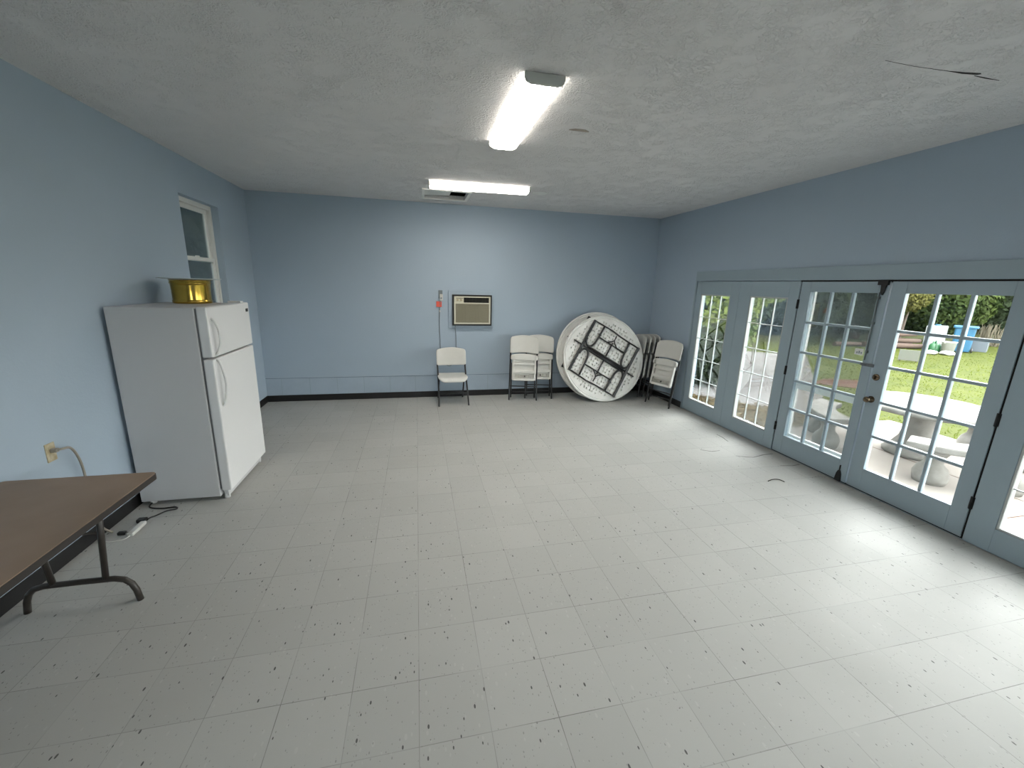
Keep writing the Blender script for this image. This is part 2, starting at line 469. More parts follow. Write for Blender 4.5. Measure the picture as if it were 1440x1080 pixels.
# left wall with the window opening
wy0, wy1, wz0, wz1 = 5.10, 5.972, 1.40, 2.688
w = MB()
w.box(XL-.14, YN-.2, 0, XL, wy0, H); w.box(XL-.14, wy1, 0, XL, YB, H)
w.box(XL-.14, wy0, 0, XL, wy1, wz0); w.box(XL-.14, wy0, wz1, XL, wy1, H)
struct('wall_left', w, M_wall)
w = MB(); nx0, nx1, nz0, nz1 = -.1, 1.0, 1.0, 2.1  # opening for the unseen fill window added behind the camera
w.box(XL-.2, YN-.14, 0, nx0, YN, H); w.box(nx1, YN-.14, 0, XR+.2, YN, H); w.box(nx0, YN-.14, 0, nx1, YN, nz0); w.box(nx0, YN-.14, nz1, nx1, YN, H)
struct('wall_near', w, M_wall)
# right wall: solid at both ends, header above the glazed doors
DY0, DY1, DZ = .20, 5.675, 2.0019      # door assembly
w = MB()
w.box(XR, DY1, 0, XR+.16, YB, H); w.box(XR, -.13, 0, XR+.16, DY0, H); w.box(XR, DY0, DZ, XR+.16, DY1, H)
w.box(XR, YN, 0, XR+.16, -1.93, H); w.box(XR, -1.93, DZ+.1, XR+.16, -.13, H); w.box(XR, -1.93, 0, XR+.16, -.13, .85)  # near end left open for the added fill window
struct('wall_right', w, M_wall)
# baseboards
struct('baseboard_back', MB().box(XL+.006, YB-.006, 0, XR-.006, YB, .10), M_black)
struct('baseboard_left', MB().box(XL, YN, 0, XL+.006, YB, .10), M_black)
struct('baseboard_right', MB().box(XR-.006, DY1+.04, 0, XR, YB-.006, .10), M_black)
# header and side trim around the glazed assembly
hd = MB()
hd.box(XR-.016, DY0-.08, 2.012, XR, DY1+.03, 2.149)
struct('trim_1', hd, M_trim, bevel=.003)
struct('trim_2', MB().box(XR-.012, DY1, 0, XR, DY1+.035, 2.012), M_trim, bevel=.003)
struct('trim_3', MB().box(XR-.012, DY0-.08, 0, XR, DY0, 2.012), M_trim, bevel=.003)
g_ = MB(); g_.box(XR+.012, 2.030, .02, XR+.06, 2.058, 2.0); g_.box(XR+.012, 3.884, .02, XR+.06, 3.908, 2.0)
g_.box(XR+.012, 2.03, 1.990, XR+.06, 3.908, 2.0019); g_.box(XR-.0005, 2.04, 1.9985, XR+.012, 3.905, 2.0119); g_.box(XR+.014, 2.04, .010, XR+.046, 3.905, .0225)
struct('door_gap_shade', g_, M_gap)  # near-black strips standing in for the shade in the door gaps
struct('trim_4', MB().box(XR+.02, DY0, -.02, XR+.16, DY1, .012), M_trim)   # threshold

# ------------------------------------------------------------------ glazed panels and doors in the right wall
def lite_frame(y0, y1, z0, z1, gy0, gy1, gz0, gz1, x0, x1):
    m = MB()
    m.box(x0, y0, z0, x1, gy0, z1); m.box(x0, gy1, z0, x1, y1, z1)
    m.box(x0, gy0, z0, x1, gy1, gz0); m.box(x0, gy0, gz1, x1, gy1, z1)
    return m
def grid_bars(gy0, gy1, gz0, gz1, nx, nz, w, x0, x1):
    m = MB()
    for i in range(1, nx):
        y = gy0 + (gy1-gy0)*i/nx; m.box(x0, y-w/2, gz0, x1, y+w/2, gz1)
    for j in range(1, nz):
        z = gz0 + (gz1-gz0)*j/nz; m.box(x0+.0007, gy0, z-w/2, x1-.0007, gy1, z+w/2)
    return m
def glazed_panel(name, y0, y1, gy0, gy1, gz0, gz1, wide):
    """fixed door-like panel, pane set deep with a thin white grid"""
    o = lite_frame(y0, y1, .012, DZ+.008, gy0, gy1, gz0, gz1, XR+.0, XR+.045).build(name, M_door, None, .002)
    o['kind'] = 'structure'
    # moulded white inner frame round the pane, standing back towards the outside
    fr = MB(); t = .016
    fr.box(XR+.004, gy0, gz0, XR+.058, gy0+t, gz1); fr.box(XR+.004, gy1-t, gz0, XR+.058, gy1, gz1)
    fr.box(XR+.004, gy0+t, gz0, XR+.058, gy1-t, gz0+t); fr.box(XR+.004, gy0+t, gz1-t, XR+.058, gy1-t, gz1)
    fr.build('sash_frame', M_muntin_in, o, .004)
    grid_bars(gy0+t, gy1-t, gz0+t, gz1-t, 3, 5, .009, XR+.020, XR+.036).build('muntins', M_muntin_in, o, .002)
    MB().box(XR+.026, gy0+t*.5, gz0+t*.5, XR+.030, gy1-t*.5, gz1-t*.5).build('glass', M_glass, o)
    return o
glazed_panel('window_1', 4.800, DY1-.003, 4.955, 5.565, .20, 1.820, 0)
glazed_panel('window_2', 3.902, 4.797, 4.035, 4.605, .20, 1.820, 0)
glazed_panel('window_3', 1.140, 2.036, 1.275, 1.880, .20, 1.820, 0)
glazed_panel('window_4', DY0+.003, 1.137, .335, .940, .20, 1.820, 0)

# unseen windows added for fill daylight: right wall nearer than the camera, wall behind
def fill_window(name, fn, a0, a1, z0, z1, n):
    m = MB(); t = .05
    def bx(p, q, r, u_):
        A, B = fn(p, -.05), fn(q, -.11); m.box(A[0], A[1], r, B[0], B[1], u_)
    bx(a0, a1, z0, z0+t); bx(a0, a1, z1-t, z1)
    for k in range(n+1):
        c_ = a0 + t/2 + (a1-a0-t)*k/n; bx(c_-t/2, c_+t/2, z0+t, z1-t)
    bx(a0+t, a1-t, (z0+z1)/2-t/2, (z0+z1)/2+t/2)
    o = m.build(name, M_white_vinyl); o['kind'] = 'structure'
    A, B = fn(a0+t, -.078), fn(a1-t, -.082); MB().box(A[0], A[1], z0+t, B[0], B[1], z1-t).build('glass', M_glass, o)
fill_window('fill_window_right', lambda a, d: (XR-d, a), -1.93, -.13, .85, DZ+.1, 2)
fill_window('fill_window_near', lambda a, d: (a, YN+d), nx0, nx1, nz0, nz1, 1)

def french_door(name, y0, y1, gy0, gy1, gz0, gz1):
    x0, x1 = XR+.003, XR+.047
    o = lite_frame(y0, y1, .022, DZ-.004, gy0, gy1, gz0, gz1, x0, x1).build(name, M_door, None, .003)
    o['kind'] = 'structure'
    grid_bars(gy0, gy1, gz0, gz1, 3, 5, .026, x0+.004, x1-.004).build('muntins', M_door, o, .006)
    MB().box(x0+.020, gy0-.004, gz0-.004, x0+.024, gy1+.004, gz1+.004).build('glass', M_glass, o)
    return o
d1 = french_door('door_1', 2.985, 3.890, 3.078, 3.768, .240, 1.892)
d2 = french_door('door_2', 2.052, 2.973, 2.160, 2.850, .240, 1.895)
def hinge(door, y, z):
    m = MB(); m.cyl((XR-.006, y, z-.05), (XR-.006, y, z+.05), .009, 10)
    m.box(XR-.002, y-.014, z-.05, XR+.003, y+.014, z+.05)
    m.build('hinge', M_hinge, door)
for z in (1.755, 1.0, .325): hinge(d1, 3.896, z)
for z in (1.775, 1.0, .325): hinge(d2, 2.044, z)
# meeting edge of the fixed leaf: astragal strip, long surface bolt, head and foot catches, hasp
MB().box(XR-.010, 2.979, .03, XR+.003, 3.050, DZ-.008).build('astragal', M_door, d1, .002)
bo = MB(); bo.cyl((XR-.022, 3.046, 1.27), (XR-.022, 3.046, 1.90), .006, 8)
for z in (1.35, 1.62, 1.85): bo.box(XR-.026, 3.034, z-.012, XR-.002, 3.058, z+.012)
bo.build('surface_bolt', M_bolt, d1)
la = MB(); la.box(XR-.024, 2.955, 1.215, XR-.010, 3.075, 1.245); la.cyl((XR-.03, 3.03, 1.23), (XR-.01, 3.03, 1.23), .010, 10)
la.build('barrel_latch', M_bolt, d1, .002)
ct = MB(); ct.box(XR-.030, 2.985, 1.965, XR-.006, 3.075, 2.006); ct.prism([(3.00, 1.965), (3.045, 1.965), (3.04, 1.90), (3.022, 1.875), (3.012, 1.90)], lambda a, b, h: (h, a, b), XR-.028, XR-.008)
ct.build('head_catch', M_hinge, d1, .002)
ft = MB(); ft.prism([(3.018, .02), (3.082, .02), (3.072, .10), (3.058, .135), (3.040, .135), (3.026, .10)], lambda a, b, h: (h, a, b), XR-.024, XR-.004)
ft.cyl((XR-.016, 3.049, .03), (XR-.016, 3.049, .19), .007, 8)
ft.build('foot_catch', M_hinge, d1, .002)
# knob and deadbolt of the opening leaf
Mx = Matrix.Rotation(-PI/2, 3, 'Y')
kn = MB(); kn.lathe([(.032, -.003), (.032, .004), (.012, .010), (.011, .032), (.022, .040), (.028, .052), (.026, .064), (.014, .070)], 20, (XR+.002, 2.925, .915), Mx)
kn.build('door_knob', M_knob, d2)
db = MB(); db.lathe([(.031, -.003), (.031, .006), (.026, .012), (.014, .014)], 20, (XR+.002, 2.925, 1.128), Mx); db.box(XR-.03, 2.921, 1.112, XR-.010, 2.929, 1.144)
db.build('deadbolt', M_knob, d2)
# screen door standing outside the fixed leaf
sx0, sx1 = XR+.105, XR+.135
o = lite_frame(2.985, 3.885, .02, 1.99, 3.075, 3.800, .25, 1.90, sx0, sx1).build('door_3', M_white_vinyl, None, .002)
o['kind'] = 'structure'
MB().box(sx0, 3.075, .80, sx1, 3.800, .885).build('mid_rail', M_white_vinyl, o, .002)
MB().box(sx0+.013, 3.07, .245, sx0+.0142, 3.805, 1.905).build('insect_screen', M_screen, o)
# white sticker on the fixed leaf's glass
stk = MB().box(XR+.0215, 3.105, 1.305, XR+.0228, 3.185, 1.365).build('sticker', M_white_vinyl)
tag(stk, 'small white sticker on the pane of the left French door', 'sticker')
for k in range(3):
    MB().box(XR+.0210, 3.115+k*.02, 1.318, XR+.0216, 3.127+k*.02, 1.334 + .01*(k % 2)).build('printed_mark', M_cord_grey, stk)

# ------------------------------------------------------------------ window in the left wall
xw = XL-.075
o = MB()
t = .05
o.box(xw-.06, wy0, wz0, xw, wy0+t, wz1); o.box(xw-.06, wy1-t, wz0, xw, wy1, wz1)
o.box(xw-.06, wy0+t, wz0, xw, wy1-t, wz0+t); o.box(xw-.06, wy0+t, wz1-t, xw, wy1-t, wz1)
w5 = o.build('window_5', M_white_vinyl, None, .003); w5['kind'] = 'structure'
def sash(z0, z1, xo):
    m = MB(); s = .045
    a, b = wy0+t+.006, wy1-t-.006
    m.box(xo-.022, a, z0, xo, a+s, z1); m.box(xo-.022, b-s, z0, xo, b, z1)
    m.box(xo-.022, a+s, z0, xo, b-s, z0+s); m.box(xo-.022, a+s, z1-s, xo, b-s, z1)
    q = m.build('sash', M_white_vinyl, w5, .003)
    MB().box(xo-.013, a+s-.003, z0+s-.003, xo-.009, b-s+.003, z1-s+.003).build('glass', M_glass, q)
zm = 2.065
sash(zm-.025, wz1-t-.004, xw-.030)
sash(wz0+t+.004, zm+.025, xw-.006)
MB().box(xw-.056, wy0+t, wz0+t, xw-.055, wy1-t, wz1-t).build('insect_screen', M_screen_dark, w5)
lk = MB().box(xw-.03, 5.50, zm+.024, xw-.008, 5.56, zm+.038).build('sash_lock', M_white_vinyl, w5, .003)

# ------------------------------------------------------------------ refrigerator
fy0, fy1, fx0, fx1, fz = 3.70, 4.55, -2.275, -1.69, 1.635
fr = empty('refrigerator', (fx0, fy0, 0))
tag(fr, 'tall white top-freezer refrigerator against the left wall, brass pot on top', 'refrigerator')
def loc(mb, o):   # world coords into the thing's frame
    mb.v = [(a-o[0], b-o[1], c_-o[2]) for a, b, c_ in mb.v]; return mb
FO = (fx0, fy0, 0)
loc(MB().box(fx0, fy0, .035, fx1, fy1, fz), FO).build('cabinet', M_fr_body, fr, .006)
loc(MB().box(fx1-.002, fy0+.012, .10, fx1+.016, fy1-.012, fz-.008), FO).build('gasket', M_gasket, fr)
zs = 1.235
for nm, z0, z1, hz in (('freezer_door', zs+.007, fz+.008, (1.26, 1.55)), ('fridge_door', .085, zs-.007, (.83, 1.215))):
    d = loc(MB().box(fx1+.014, fy0, z0, fx1+.090, fy1, z1), FO).build(nm, M_fr_door, fr, .011, 3)
    h0, h1 = hz; xh = fx1+.090
    pth = smooth_path([(xh-.004, fy0+.055, h1), (xh+.018, fy0+.058, h1-.02), (xh+.040, fy0+.066, (h0+h1)/2+.05), (xh+.040, fy0+.066, (h0+h1)/2-.05), (xh+.018, fy0+.058, h0+.02), (xh-.004, fy0+.055, h0)], 6)
    loc(MB().tube(pth, .0105, 10), FO).build('handle', M_fr_handle, d)
    if nm == 'freezer_door':
        loc(MB().box(xh-.001, fy1-.085, z1-.085, xh+.004, fy1-.035, z1-.055), FO).build('badge', M_ac_black, d, .002)
loc(MB().box(fx1+.016, fy0+.03, .02, fx1+.05, fy1-.03, .078), FO).build('kick_grille', M_fr_body, fr, .003)
loc(MB().box(fx1-.05, fy1-.10, fz, fx1+.06, fy1-.03, fz+.022), FO).build('hinge_cover', M_fr_door, fr, .005)
for y in (fy0+.05, fy1-.05):
    loc(MB().cyl((fx1+.03, y, 0), (fx1+.03, y, .04), .022, 14), FO).build('foot', M_fr_door, fr)
    loc(MB().cyl((fx0+.06, y, 0), (fx0+.06, y, .04), .022, 14), FO).build('foot', M_fr_door, fr)

# brass pot and the plate on it
px_, py_ = -1.99, 4.38
pz = fz + .001
pot = MB(); pot.lathe([(.02, 0), (.140, 0), (.148, .005), (.149, .026), (.145, .029), (.1445, .036), (.1455, .110), (.148, .160), (.1485, .168), (.153, .172), (.154, .186), (.150, .190), (.150, .197), (.155, .200), (.155, .2045), (.149, .2045), (.144, .19), (.140, .10), (.138, .012), (.02, .010)], 40)
p_ = pot.build('brass_pot', M_brass); p_.location = (px_, py_, pz)
tag(p_, 'round polished brass planter pot standing on the refrigerator', 'pot')
pl = MB(); pl.lathe([(.01, .004), (.15, .003), (.19, .006), (.235, .012), (.238, .016), (.19, .014), (.15, .010), (.01, .010)], 44)
p2 = pl.build('flat_plate', M_plate); p2.location = (px_, py_, pz+.2035)
tag(p2, 'wide flat pale grey plate lying across the brass pot', 'plate')

# ------------------------------------------------------------------ brown folding table at the left wall
tx0, tx1, ty0, ty1, tz = -2.29, -1.54, .86, 2.685, .730
ft_ = empty('folding_table', (tx0, ty0, 0))
tag(ft_, 'brown laminate folding table with dark steel legs along the left wall', 'table')
TO = (tx0, ty0, 0)
ol = rrect(tx1-tx0, ty1-ty0, .03, 5, (tx0+tx1)/2, (ty0+ty1)/2)
loc(MB().prism(ol, lambda a, b, h: (a, b, h), tz-.004, tz), TO).build('tabletop', M_lam, ft_)
ol2 = rrect(tx1-tx0+.006, ty1-ty0+.006, .033, 5, (tx0+tx1)/2, (ty0+ty1)/2)
loc(MB().prism(ol2, lambda a, b, h: (a, b, h), tz-.036, tz-.0035), TO).build('edge_band', M_edge, ft_)
ap = MB(); ap.box(tx0+.03, ty0+.10, tz-.06, tx0+.05, ty1-.11, tz-.022)
ap.box(tx0+.05, ty1-.21, tz-.045, tx1-.05, ty1-.15, tz-.022); ap.box(tx0+.05, ty0+.15, tz-.045, tx1-.05, ty0+.21, tz-.022)
loc(ap, TO).build('apron', M_under, ft_)
def table_leg(yy, s):
    top = .68
    cx = (tx0+tx1)/2
    lg = MB()
    for sx in (-1, 1):   # uprights, splayed
        lg.tube([(cx+sx*.17, yy, top), (cx+sx*.125, yy, .16)], .0155, 10)
    path = [(cx-.272, yy, 0), (cx-.262, yy, .07), (cx-.245, yy, .115), (cx-.215, yy, .145), (cx-.165, yy, .158), (cx, yy, .160), (cx+.165, yy, .158), (cx+.215, yy, .145), (cx+.245, yy, .115), (cx+.262, yy, .07), (cx+.272, yy, 0)]
    lg.tube(path, .0165, 12)
    lg.tube([(tx0+.05, yy, top-.005), (tx1-.05, yy, top-.005)], .011, 8)
    o_ = loc(lg, TO).build('leg', M_leg, ft_)
    br = MB(); br.bar((cx, yy, .46), (cx, yy-s*.40, tz-.04), .022, .006); br.tube([(cx-.15, yy, .46), (cx+.15, yy, .46)], .008, 8)
    loc(br, TO).build('brace', M_leg, ft_)
table_leg(ty1-.175, 1)
table_leg(ty0+.175, -1)

# ------------------------------------------------------------------ wall outlet behind the table, cord and extension cord
oy, oz = 3.045, .755
ou = empty('wall_outlet', (XL, oy, oz)); tag(ou, 'stained ivory outlet plate on the left wall above the table', 'outlet')
MB().box(0, -.036, -.060, .006, .036, .060).build('face_plate', M_ivory, ou, .002)
for dz in (-.024, .024):
    MB().box(.004, -.016, dz-.015, .008, .016, dz+.015).build('socket', M_ivory, ou, .003)
pc = empty('power_cord', (XL+.008, oy, oz+.012)); tag(pc, 'tan power cord plugged into the left wall outlet, dropping behind the table', 'cord')
MB().box(0, -.013, -.013, .035, .013, .013).build('plug', M_cord_tan, pc, .004)
MB().tube(smooth_path([(.03, 0, 0), (.055, .01, .005), (.060, .06, -.01), (.045, .12, -.09), (.035, .155, -.20), (.03, .17, -.40), (.03, .20, -.66), (.05, .26, -.758)], 6), .0075, 8).build('cable', M_cord_tan, pc)

ec = empty('extension_cord', (-2.1, 3.35, 0)); tag(ec, 'white extension cord on the floor between the folding table and refrigerator', 'cord')
def at_(p, o): return (p[0]-o[0], p[1]-o[1], p[2])
EO = (-2.1, 3.35)
MB().tube([at_(p, EO) for p in smooth_path([(-2.285, 3.22, .006), (-2.20, 3.175, .006), (-2.12, 3.19, .006), (-2.095, 3.225, .012)], 6)], .004, 6).build('cable', M_cord_white, ec)
MB().bar(at_((-2.095, 3.225, .016), EO), at_((-2.10, 3.40, .016), EO), .038, .026).build('socket_block', M_plug, ec, .005)
bp_ = empty('power_cord', (-2.05, 3.55, 0)); tag(bp_, 'thin black cord looping out from under the refrigerator', 'cord')
BO = (-2.05, 3.55)
MB().tube([at_(p, BO) for p in smooth_path([(-2.22, 3.76, .008), (-2.20, 3.66, .008), (-2.10, 3.62, .008), (-2.00, 3.625, .008), (-1.97, 3.585, .012), (-2.03, 3.56, .012), (-2.07, 3.50, .012), (-2.085, 3.46, .02), (-2.09, 3.43, .022)], 7)], .0055, 7).build('cable', M_cord_black, bp_)
MB().cbox(at_((-2.128, 3.430, .018), BO), (.06, .045, .03)).build('plug', M_cord_black, bp_, .006)
bq = empty('black_plug', (-2.17, 3.27, 0)); tag(bq, 'small black plug lying beside the white extension cord socket', 'plug')
MB().cbox((0, 0, .013), (.05, .03, .024)).build('plug_body', M_cord_black, bq, .006)
pr = MB(); pr.box(.024, -.008, .009, .042, -.006, .016); pr.box(.024, .006, .009, .042, .008, .016); pr.build('prong', M_rail, bq)

# ------------------------------------------------------------------ air conditioner and its outlet on the back wall
struct('trim_5', MB().box(.498, YB-.022, 1.169, 1.241, YB+.002, 1.770), M_block, bevel=.003)
ac = empty('air_conditioner', (.87, YB, 1.45)); tag(ac, 'old cream window air conditioner in a black case on the back wall', 'air conditioner')
m = MB(); x0, x1, z0, z1, yf = -.315, .330, -.240, .255, -.075
m.box(x0, yf, z0, x0+.025, -.012, z1); m.box(x1-.022, yf, z0, x1, -.012, z1); m.box(x0+.025, yf, z0, x1-.022, -.012, z0+.022); m.box(x0+.025, yf, z1-.022, x1-.022, -.012, z1)
m.box(x0+.02, -.03, z0+.02, x1-.02, -.012, z1-.02)
m.build('case', M_ac_black, ac, .002)
fx_0, fx_1, fz_0, fz_1 = x0+.028, x1-.025, z0+.026, z1-.026
m = MB(); b = .022; zt = fz_1-.105
m.box(fx_0, yf-.012, fz_0, fx_0+b, -.03, fz_1); m.box(fx_1-b, yf-.012, fz_0, fx_1, -.03, fz_1)
m.box(fx_0+b, yf-.012, fz_0, fx_1-b, -.03, fz_0+b); m.box(fx_0+b, yf-.012, fz_1-b*.8, fx_1-b, -.03, fz_1)
m.box(fx_0+b, yf-.012, zt-.012, fx_1-b, -.03, zt+.006)
m.build('face_frame', M_ac_cream, ac, .003)
cp = MB().box(fx_0+b, yf-.006, zt+.006, fx_0+.155, -.03, fz_1-b*.8).build('control_panel', M_ac_cream, ac)
for k in range(2):
    MB().cyl((fx_0+.055+k*.058, yf-.006, zt+.048), (fx_0+.055+k*.058, yf-.026, zt+.048), .017, 16).build('knob', M_ivory, cp)
MB().box(fx_0+.03, yf-.0075, zt+.072, fx_0+.145, yf-.005, zt+.078).build('dial_marks', M_ac_dark, cp)
m = MB(); m.box(fx_0+.155, yf+.025, zt+.006, fx_1-b, -.03, fz_1-b*.8)
for k in range(5):
    z = zt+.018+k*.016; m.box(fx_0+.160, yf-.002, z-.002, fx_1-b-.004, yf+.025, z+.003)
for k in range(7):
    x = fx_0+.20+k*.052; m.box(x-.002, yf+.002, zt+.008, x+.002, yf+.02, fz_1-b*.8)
m.build('air_vent', M_ac_dark, ac)
m = MB(); m.box(fx_0+b, yf+.010, fz_0+b, fx_1-b, -.03, zt-.012)
nz = 26
for k in range(nz):
    z = fz_0+b+.006 + (zt-.024-fz_0-b)*k/(nz-1); m.box(fx_0+b, yf-.006, z-.0028, fx_1-b, yf+.010, z+.0028)
for k in range(1, 10):
    x = fx_0+b+(fx_1-fx_0-2*b)*k/10; m.box(x-.002, yf-.0045, fz_0+b, x+.002, yf+.012, zt-.012)
m.build('intake_grille', M_ac_grille, ac)
go = empty('wall_outlet', (.37, YB, 1.69)); tag(go, 'small grey outlet on the back wall left of the air conditioner', 'outlet')
MB().box(-.030, -.006, -.055, .034, 0, .075).build('face_plate', M_cord_grey, go, .002)
gp = empty('power_cord', (.37, YB, 1.66)); tag(gp, 'grey cord with bulky plug looping from outlet to air conditioner', 'cord')
MB().box(-.012, -.06, -.055, .036, -.006, .045).build('plug', M_plug, gp, .006)
MB().box(-.002, -.063, -.028, .022, -.058, -.006).build('reset_button', M_cord_grey, gp)
MB().tube(smooth_path([(.0, -.03, -.05), (-.012, -.02, -.14), (-.015, -.014, -.24), (-.022, -.012, -.42), (-.012, -.012, -.70), (-.005, -.014, -.88), (.06, -.016, -1.08), (.16, -.016, -1.12), (.235, -.014, -.98), (.248, -.012, -.80), (.246, -.012, -.60), (.235, -.012, -.500), (.235, -.035, -.46)], 6), .0058, 8).build('cable', M_cord_grey, gp)
MB().cbox((-.014, -.016, -.225), (.022, .02, .03)).build('strain_relief', M_plug, gp, .004)
tg = MB().cbox((.345, YB-.024, 1.547), (.085, .003, .088)).build('warning_tag', M_red, None, .002)
tag(tg, 'red tag hanging on the grey cord below the back wall outlet', 'tag')

# ------------------------------------------------------------------ ceiling lights, hatch
def ceiling_light(loc_, rot, L_, label):
    o = empty('ceiling_light', loc_, (0, 0, rot)); tag(o, label, 'ceiling light', 'lit fluorescent ceiling lights')
    MB().box(-L_/2+.01, -.072, -.022, L_/2-.01, .072, 0).build('housing', M_fix, o, .002)
    prof = [(-.116, -.018), (-.120, -.026), (-.112, -.044), (-.085, -.056), (-.04, -.061), (.04, -.061), (.085, -.056), (.112, -.044), (.120, -.026), (.116, -.018)]
    MB().prism(prof, lambda a, b, h: (h, a, b), -L_/2+.022, L_/2-.022, True).build('diffuser', M_lens, o)
    for s in (-1, 1):
        pe = [(-.122, -.003), (-.122, -.028), (-.112, -.050), (-.08, -.061), (.08, -.061), (.112, -.050), (.122, -.028), (.122, -.003)]
        MB().prism(pe, lambda a, b, h: (h, a, b), s*(L_/2-.022), s*L_/2).build('end_cap', M_fix, o, .002)
    return o
ceiling_light((.755, 3.245, H), PI/2, 1.25, 'lit fluorescent ceiling light running lengthwise in the middle of the ceiling')
ceiling_light((.795, 5.515, H), -.045, 1.26, 'lit fluorescent ceiling light beside the hatch, parallel to the back wall')

ha = empty('ceiling_hatch', (.425, 6.215, H)); tag(ha, 'square white ceiling hatch near the back wall, its panel pushed half aside', 'hatch')
m = MB(); a, b_ = .32, .285; ax, ay = .325, .32
m.box(-ax, -ay, -.016, ax, -.283, .002); m.box(-ax, .283, -.016, ax, ay, .002); m.box(-ax, -.283, -.016, -.288, .283, .002); m.box(.288, -.283, -.016, ax, .283, .002)
m.build('frame', M_hatch, ha, .002)
pn = MB().box(-.285, -.27, .006, .07, .20, .018).build('panel', M_hatch_panel, ha)
pn.rotation_euler = (R(-1), R(-2), R(2)); pn.location = (0, 0, .022)

# ------------------------------------------------------------------ folding chairs
CW = .455    # distance between the side tubes
def seat_outline():
    return rrect(.43, .40, .06, 6, 0, 0, .09)
def back_outline(w, z0, z1, sag, r=.03, arch=0, n=12):
    '''backrest outline: arched top, slightly arched bottom, rounded corners'''
    out = []
    for i in range(n+1):      # bottom, left to right
        a = -w/2+r + (w-2*r)*i/n
        out.append((a, z0 + arch*(1-(2*a/w)**2)))
    out.append((w/2-.004, z0+.012)); out.append((w/2, z0+r))
    zt = z1-sag
    out.append((w/2, (z0+zt)/2)); out.append((w/2, zt-.03)); out.append((w/2-.003, zt)); out.append((w/2-.012, zt+.018))
    for i in range(n+1):
        a = (w/2-.03)*(1-2*i/n)
        out.append((a, z1 - sag*.62*(2*a/w)**2))
    out.append((-w/2+.012, zt+.018)); out.append((-w/2+.003, zt)); out.append((-w/2, zt-.03)); out.append((-w/2, (z0+zt)/2)); out.append((-w/2, z0+r)); out.append((-w/2+.004, z0+.012))
    return out
def make_open_chair(name):
    root = empty(name)
    # main tubes: front foot up and back to the top of the backrest; feet wider than the top
    top = .80
    for s in (-1, 1):
        MB().tube(smooth_path([(s*.232, -.255, 0), (s*.228, -.18, .16), (s*.222, .02, .46), (s*.222, .135, .66), (s*.216, .175, top)], 5), .0125, 10).build('leg', M_tube, root)
        MB().tube(smooth_path([(s*.205, .265, 0), (s*.203, .16, .20), (s*.200, .02, .41)], 5), .0115, 10).build('leg', M_tube, root)
    MB().tube([(-.204, .205, .115), (.204, .205, .115)], .009, 8).build('crossbar', M_tube, root)
    MB().tube([(-.226, -.165, .185), (.226, -.165, .185)], .009, 8).build('crossbar', M_tube, root)
    fr_ = MB(); fr_.tube([(-.20, .13, .400), (-.20, -.15, .405), (.20, -.15, .405), (.20, .13, .400)], .010, 8)
    fr_.build('seat_frame', M_tube, root)
    def sf(a, b, w):   # a across, b front-back (front = -b)
        dip = .018*(1-(a/.22)**2)*(1-((b)/.22)**2)
        roll_ = -.05*max(0, (-b-.11)/.10)**2
        return (a, -.03+b, .436 + w - dip + roll_)
    MB().plate(rrect(.46, .42, .10, 7, 0, 0, .05), sf, .028, .012).build('seat', M_plastic_b, root)
    def bf(a, b, w):
        curve = .035*(a/.24)**2
        y = .150 + (b-.72)*.22 - curve - w
        return (a, y, b)
    MB().plate(back_outline(.475, .592, .868, .055, .03, -.005), bf, .026, .012).build('backrest', M_plastic, root)
    return root

def make_folded_chair(name):
    """folded flat, local z up along the frame, seen from -y; seat flipped up, its ribbed underside to the front"""
    root = empty(name)
    for s in (-1, 1):
        MB().tube(smooth_path([(s*.232, -.012, .0), (s*.228, 0, .30), (s*.226, 0, .70), (s*.222, .004, .97)], 5), .0125, 10).build('leg', M_tube, root)
        MB().tube([(s*.200, .020, .045), (s*.198, .008, .62)], .0115, 10).build('leg', M_tube, root)
    MB().tube([(-.20, .018, .14), (.20, .018, .14)], .009, 8).build('crossbar', M_tube, root)
    MB().tube([(-.228, -.004, .235), (.228, -.004, .235)], .009, 8).build('crossbar', M_tube, root)
    def bf(a, b, w):
        return (a, .004 - .035*(a/.24)**2 + (b-.9)*.02 - w, b)
    MB().plate(back_outline(.485, .772, 1.085, .075, .03, .022), bf, .024, .012).build('backrest', M_plastic, root)
    # seat: shallow tray seen from below, raised rim and cross ribs
    y0 = -.064
    st_ = MB()
    def pf(a, b, w): return (a, -.022 - w, b)
    st_.plate(rrect(.40, .42, .04, 6, 0, .535, .05), pf, .014, .006)
    # rim and cross ribs standing proud of the pan
    st_.box(-.198, y0, .335, -.166, -.026, .735); st_.box(.166, y0, .335, .198, -.026, .735)
    st_.box(-.166, y0, .328, .166, -.026, .366); st_.box(-.166, y0, .452, .166, -.026, .500); st_.box(-.166, y0, .590, .166, -.026, .628)
    seat = st_.build('seat', M_plastic_b, root, .008, 3)
    # turned-down front lip at the top, wider than the tray
    def lf(a, b, w): return (a, -.044 - w, b)
    MB().plate(back_outline(.455, .665, .775, .045, .025), lf, .040, .012, (1.0, .7, .4, .1)).build('front_lip', M_plastic_b, seat)
    rb = MB()
    for k in range(11):
        x = -.140+k*.028; rb.box(x-.003, -.056, .366, x+.003, -.028, .425)
    rb.build('ribs', M_plastic, seat)
    MB().cbox((.012, -.060, .400), (.014, .012, .024)).build('clip', M_tube, seat)
    return root

ch = make_open_chair('folding_chair')
ch.location = (.522, 6.535, 0); ch.rotation_euler = (0, 0, R(2))
tag(ch, 'open white plastic folding chair under the air conditioner', 'chair')

